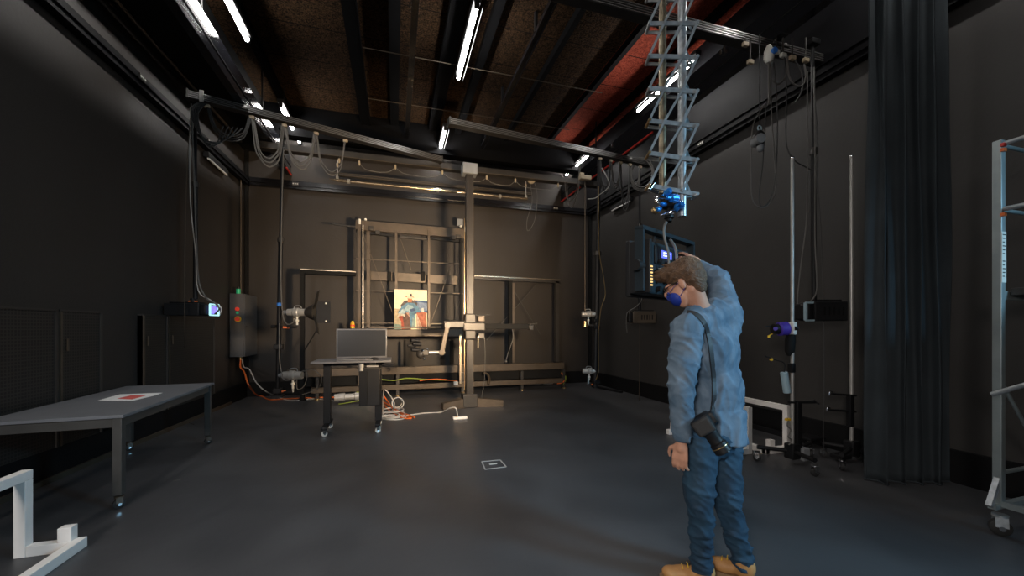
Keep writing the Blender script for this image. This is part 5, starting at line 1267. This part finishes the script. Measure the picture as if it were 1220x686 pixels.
# jeans
jn = MB()
ell(jn, pelv+V(0, 0, .035), (.165, .125, .13), fwd, V(0, 0, 1))
for h_, k_, a_ in ((hipL, knL, anL), (hipR, knR, anR)):
    sd_ = V(0, 0, 0)
    capsule(jn, h_+V(0, 0, -.02), k_, .098, .072); capsule(jn, k_, a_+V(0, 0, .02), .070, .050)
    cuff = a_+V(0, 0, .015); capsule(jn, cuff+V(0, 0, .05), cuff+V(0, 0, .0), .054, .055)
    for kz in (.09, .05, .02): jn.torus(a_+V(0, 0, kz+.01), V(.12*random.uniform(-1, 1), .15, 1), .048, .012, 20, 8)
def jeans_crease(p):
    k = 1.0 if p.z < .62 else .5
    return V(p.x*5, p.y*5, p.z*(17 if p.z < .3 else 11)+p.x*6), .010*k+.003
blend('jeans', jn, 'jeans', P, .0075, 4, .012, .10, crease=jeans_crease)
# boots
def boot(an, fd):
    fd = Vector(fd).normalized(); a = V(an.x, an.y, 0); b1 = MB(); up = V(0, 0, 1)
    ell(b1, a+V(0, 0, .075)-fd*.01, (.046, .060, .065), fd, up); ell(b1, a+fd*.09+V(0, 0, .052), (.046, .085, .040), fd, up); ell(b1, a+fd*.155+V(0, 0, .045), (.046, .055, .034), fd, up)
    capsule(b1, a+V(0, 0, .08), a+V(0, 0, .13), .052, .052)
    o = blend('boot', b1, 'boot', P, .008, 3)
    s_ = fd.cross(up)
    pts = []
    for i in range(24):
        q = 2*PI*i/24; yy = math.cos(q); xx = math.sin(q); w_ = .050 if yy > -.2 else .043
        pts.append(a+fd*(.075+.145*yy)+s_*(w_*xx)+V(0, 0, .001))
    obj('sole', MB().poly(pts, up, .026), 'sole', o)
    lc = MB()
    for k in range(4): c = a+fd*(.045+k*.028)+V(0, 0, .112-k*.012); lc.tube([c-s_*.026, c+V(0, 0, .006), c+s_*.026], .0028)
    obj('laces', lc, 'yellow', o)
boot(V(anL.x, anL.y, 0), (RV*-.95+FV*.25)); boot(V(anR.x, anR.y, 0), (RV*-.80+FV*.50))
# camera on strap
from mathutils.bvhtree import BVHTree
so_ = [o for o in kids(P) if o.name.startswith('shirt')][0]
bv = BVHTree.FromPolygons([v.co+ORG[P.name] for v in so_.data.vertices], [tuple(p.vertices) for p in so_.data.polygons])
pts = []
for u, v in ((819, 373), (826, 374), (833, 378), (839, 386), (843, 397), (846, 412), (848, 430), (850, 450), (850, 470), (849, 486)):
    h_, n_, _i, _d = bv.ray_cast(CAM, ray(u, v).normalized())
    if h_ is not None: pts.append(h_+n_*.004)
pts.append(JP(845, 497, 2.03))
sp1 = MB(); P_ = spline(pts, 4)
for a, b_ in zip(P_[:-1], P_[1:]):
    if (b_-a).length > 1e-4: sp1.bar(a-(b_-a)*.15, b_+(b_-a)*.15, .026, .008, up=V(0, -1, 0.01), bev=.0)
P2 = thing('hip_camera', 'black camera with zoom lens hanging at the hip of the person on a shoulder strap', 'camera', JP(845, 515, 2.0))
cc = JP(837, 503, 2.02); cdv = (RV*.5+V(0, 0, -.8)+FV*-.25).normalized()
sds, sup = basis(cdv)
R_ = Matrix((sds, cdv, sup)).transposed()
obj('body', MB().box(cc, (.14, .07, .10), R_, .015).box(cc+sup*.055, (.06, .06, .03), R_, .01), 'plastic', P2)
obj('lens', MB().lathe(cc+cdv*.03, cc+cdv*.17, [(0, .036), (.25, .038), (.3, .034), (.6, .034), (.65, .040), (.97, .042), (1, .036)], 20), 'black', P2)
obj('lens_ring', MB().cyl(cc+cdv*.135, cc+cdv*.139, .043, n=20), 'brass', P2, label='gold ring')
obj('front_glass', MB().cyl(cc+cdv*.168, cc+cdv*.172, .033, n=20), 'screenoff', P2)
obj('strap', sp1, 'strap', P2)
obj('grip', MB().box(cc+sds*.06+cdv*.01, (.03, .08, .09), R_, .012), 'rubber', P2)

# ------------------------------------------------------------------ lights of the room and an added fill
def area(name, loc, tgt, power, col, sx_, sy_, spread=PI):
    l = bpy.data.lights.new(name, 'AREA'); l.shape = 'RECTANGLE'; l.size = sx_; l.size_y = sy_; l.energy = power; l.color = col; l.spread = spread
    o = bpy.data.objects.new(name, l); COL.objects.link(o); o.location = loc
    o.rotation_euler = (Vector(tgt)-Vector(loc)).to_track_quat('-Z', 'Y').to_euler(); return o
area('studio_light_beam', pp(0, .19, 0), E(505, 335, YE), 160, (1.0, .72, .44), .55, .3, math.radians(75))
# window-cool work light behind the camera to the right, added unseen warm fill behind left
area('work_light_cool', (4.5, -1.4, 3.0), (1.8, 2.2, .9), 44, (.36, .72, 1.0), .7, .7, math.radians(80))
area('fill_light_front', (-2.7, -2.2, 2.6), (.6, 3.6, .0), 62, (1.0, .92, .86), .9, .9, math.radians(95))

w = bpy.data.worlds.new('world'); SC.world = w; w.use_nodes = True
w.node_tree.nodes['Background'].inputs[0].default_value = (.5, .5, .55, 1); w.node_tree.nodes['Background'].inputs[1].default_value = .01

# ------------------------------------------------------------------ camera
cd_ = bpy.data.cameras.new('camera'); co_ = bpy.data.objects.new('camera', cd_); COL.objects.link(co_)
co_.location = CAM; co_.rotation_euler = (PI/2, 0, -YAW)
cd_.sensor_width = 36; cd_.sensor_fit = 'HORIZONTAL'; cd_.lens = FPX*36/1220; cd_.shift_y = (HY-343)/1220; cd_.clip_start = .05
SC.camera = co_
SC.view_settings.view_transform = 'Standard'; SC.view_settings.look = 'None'; SC.view_settings.gamma = 1; SC.view_settings.use_curve_mapping = False
SC.view_settings.exposure = 0.12
SC.cycles.use_denoising = True
SC.cycles.max_bounces = 8
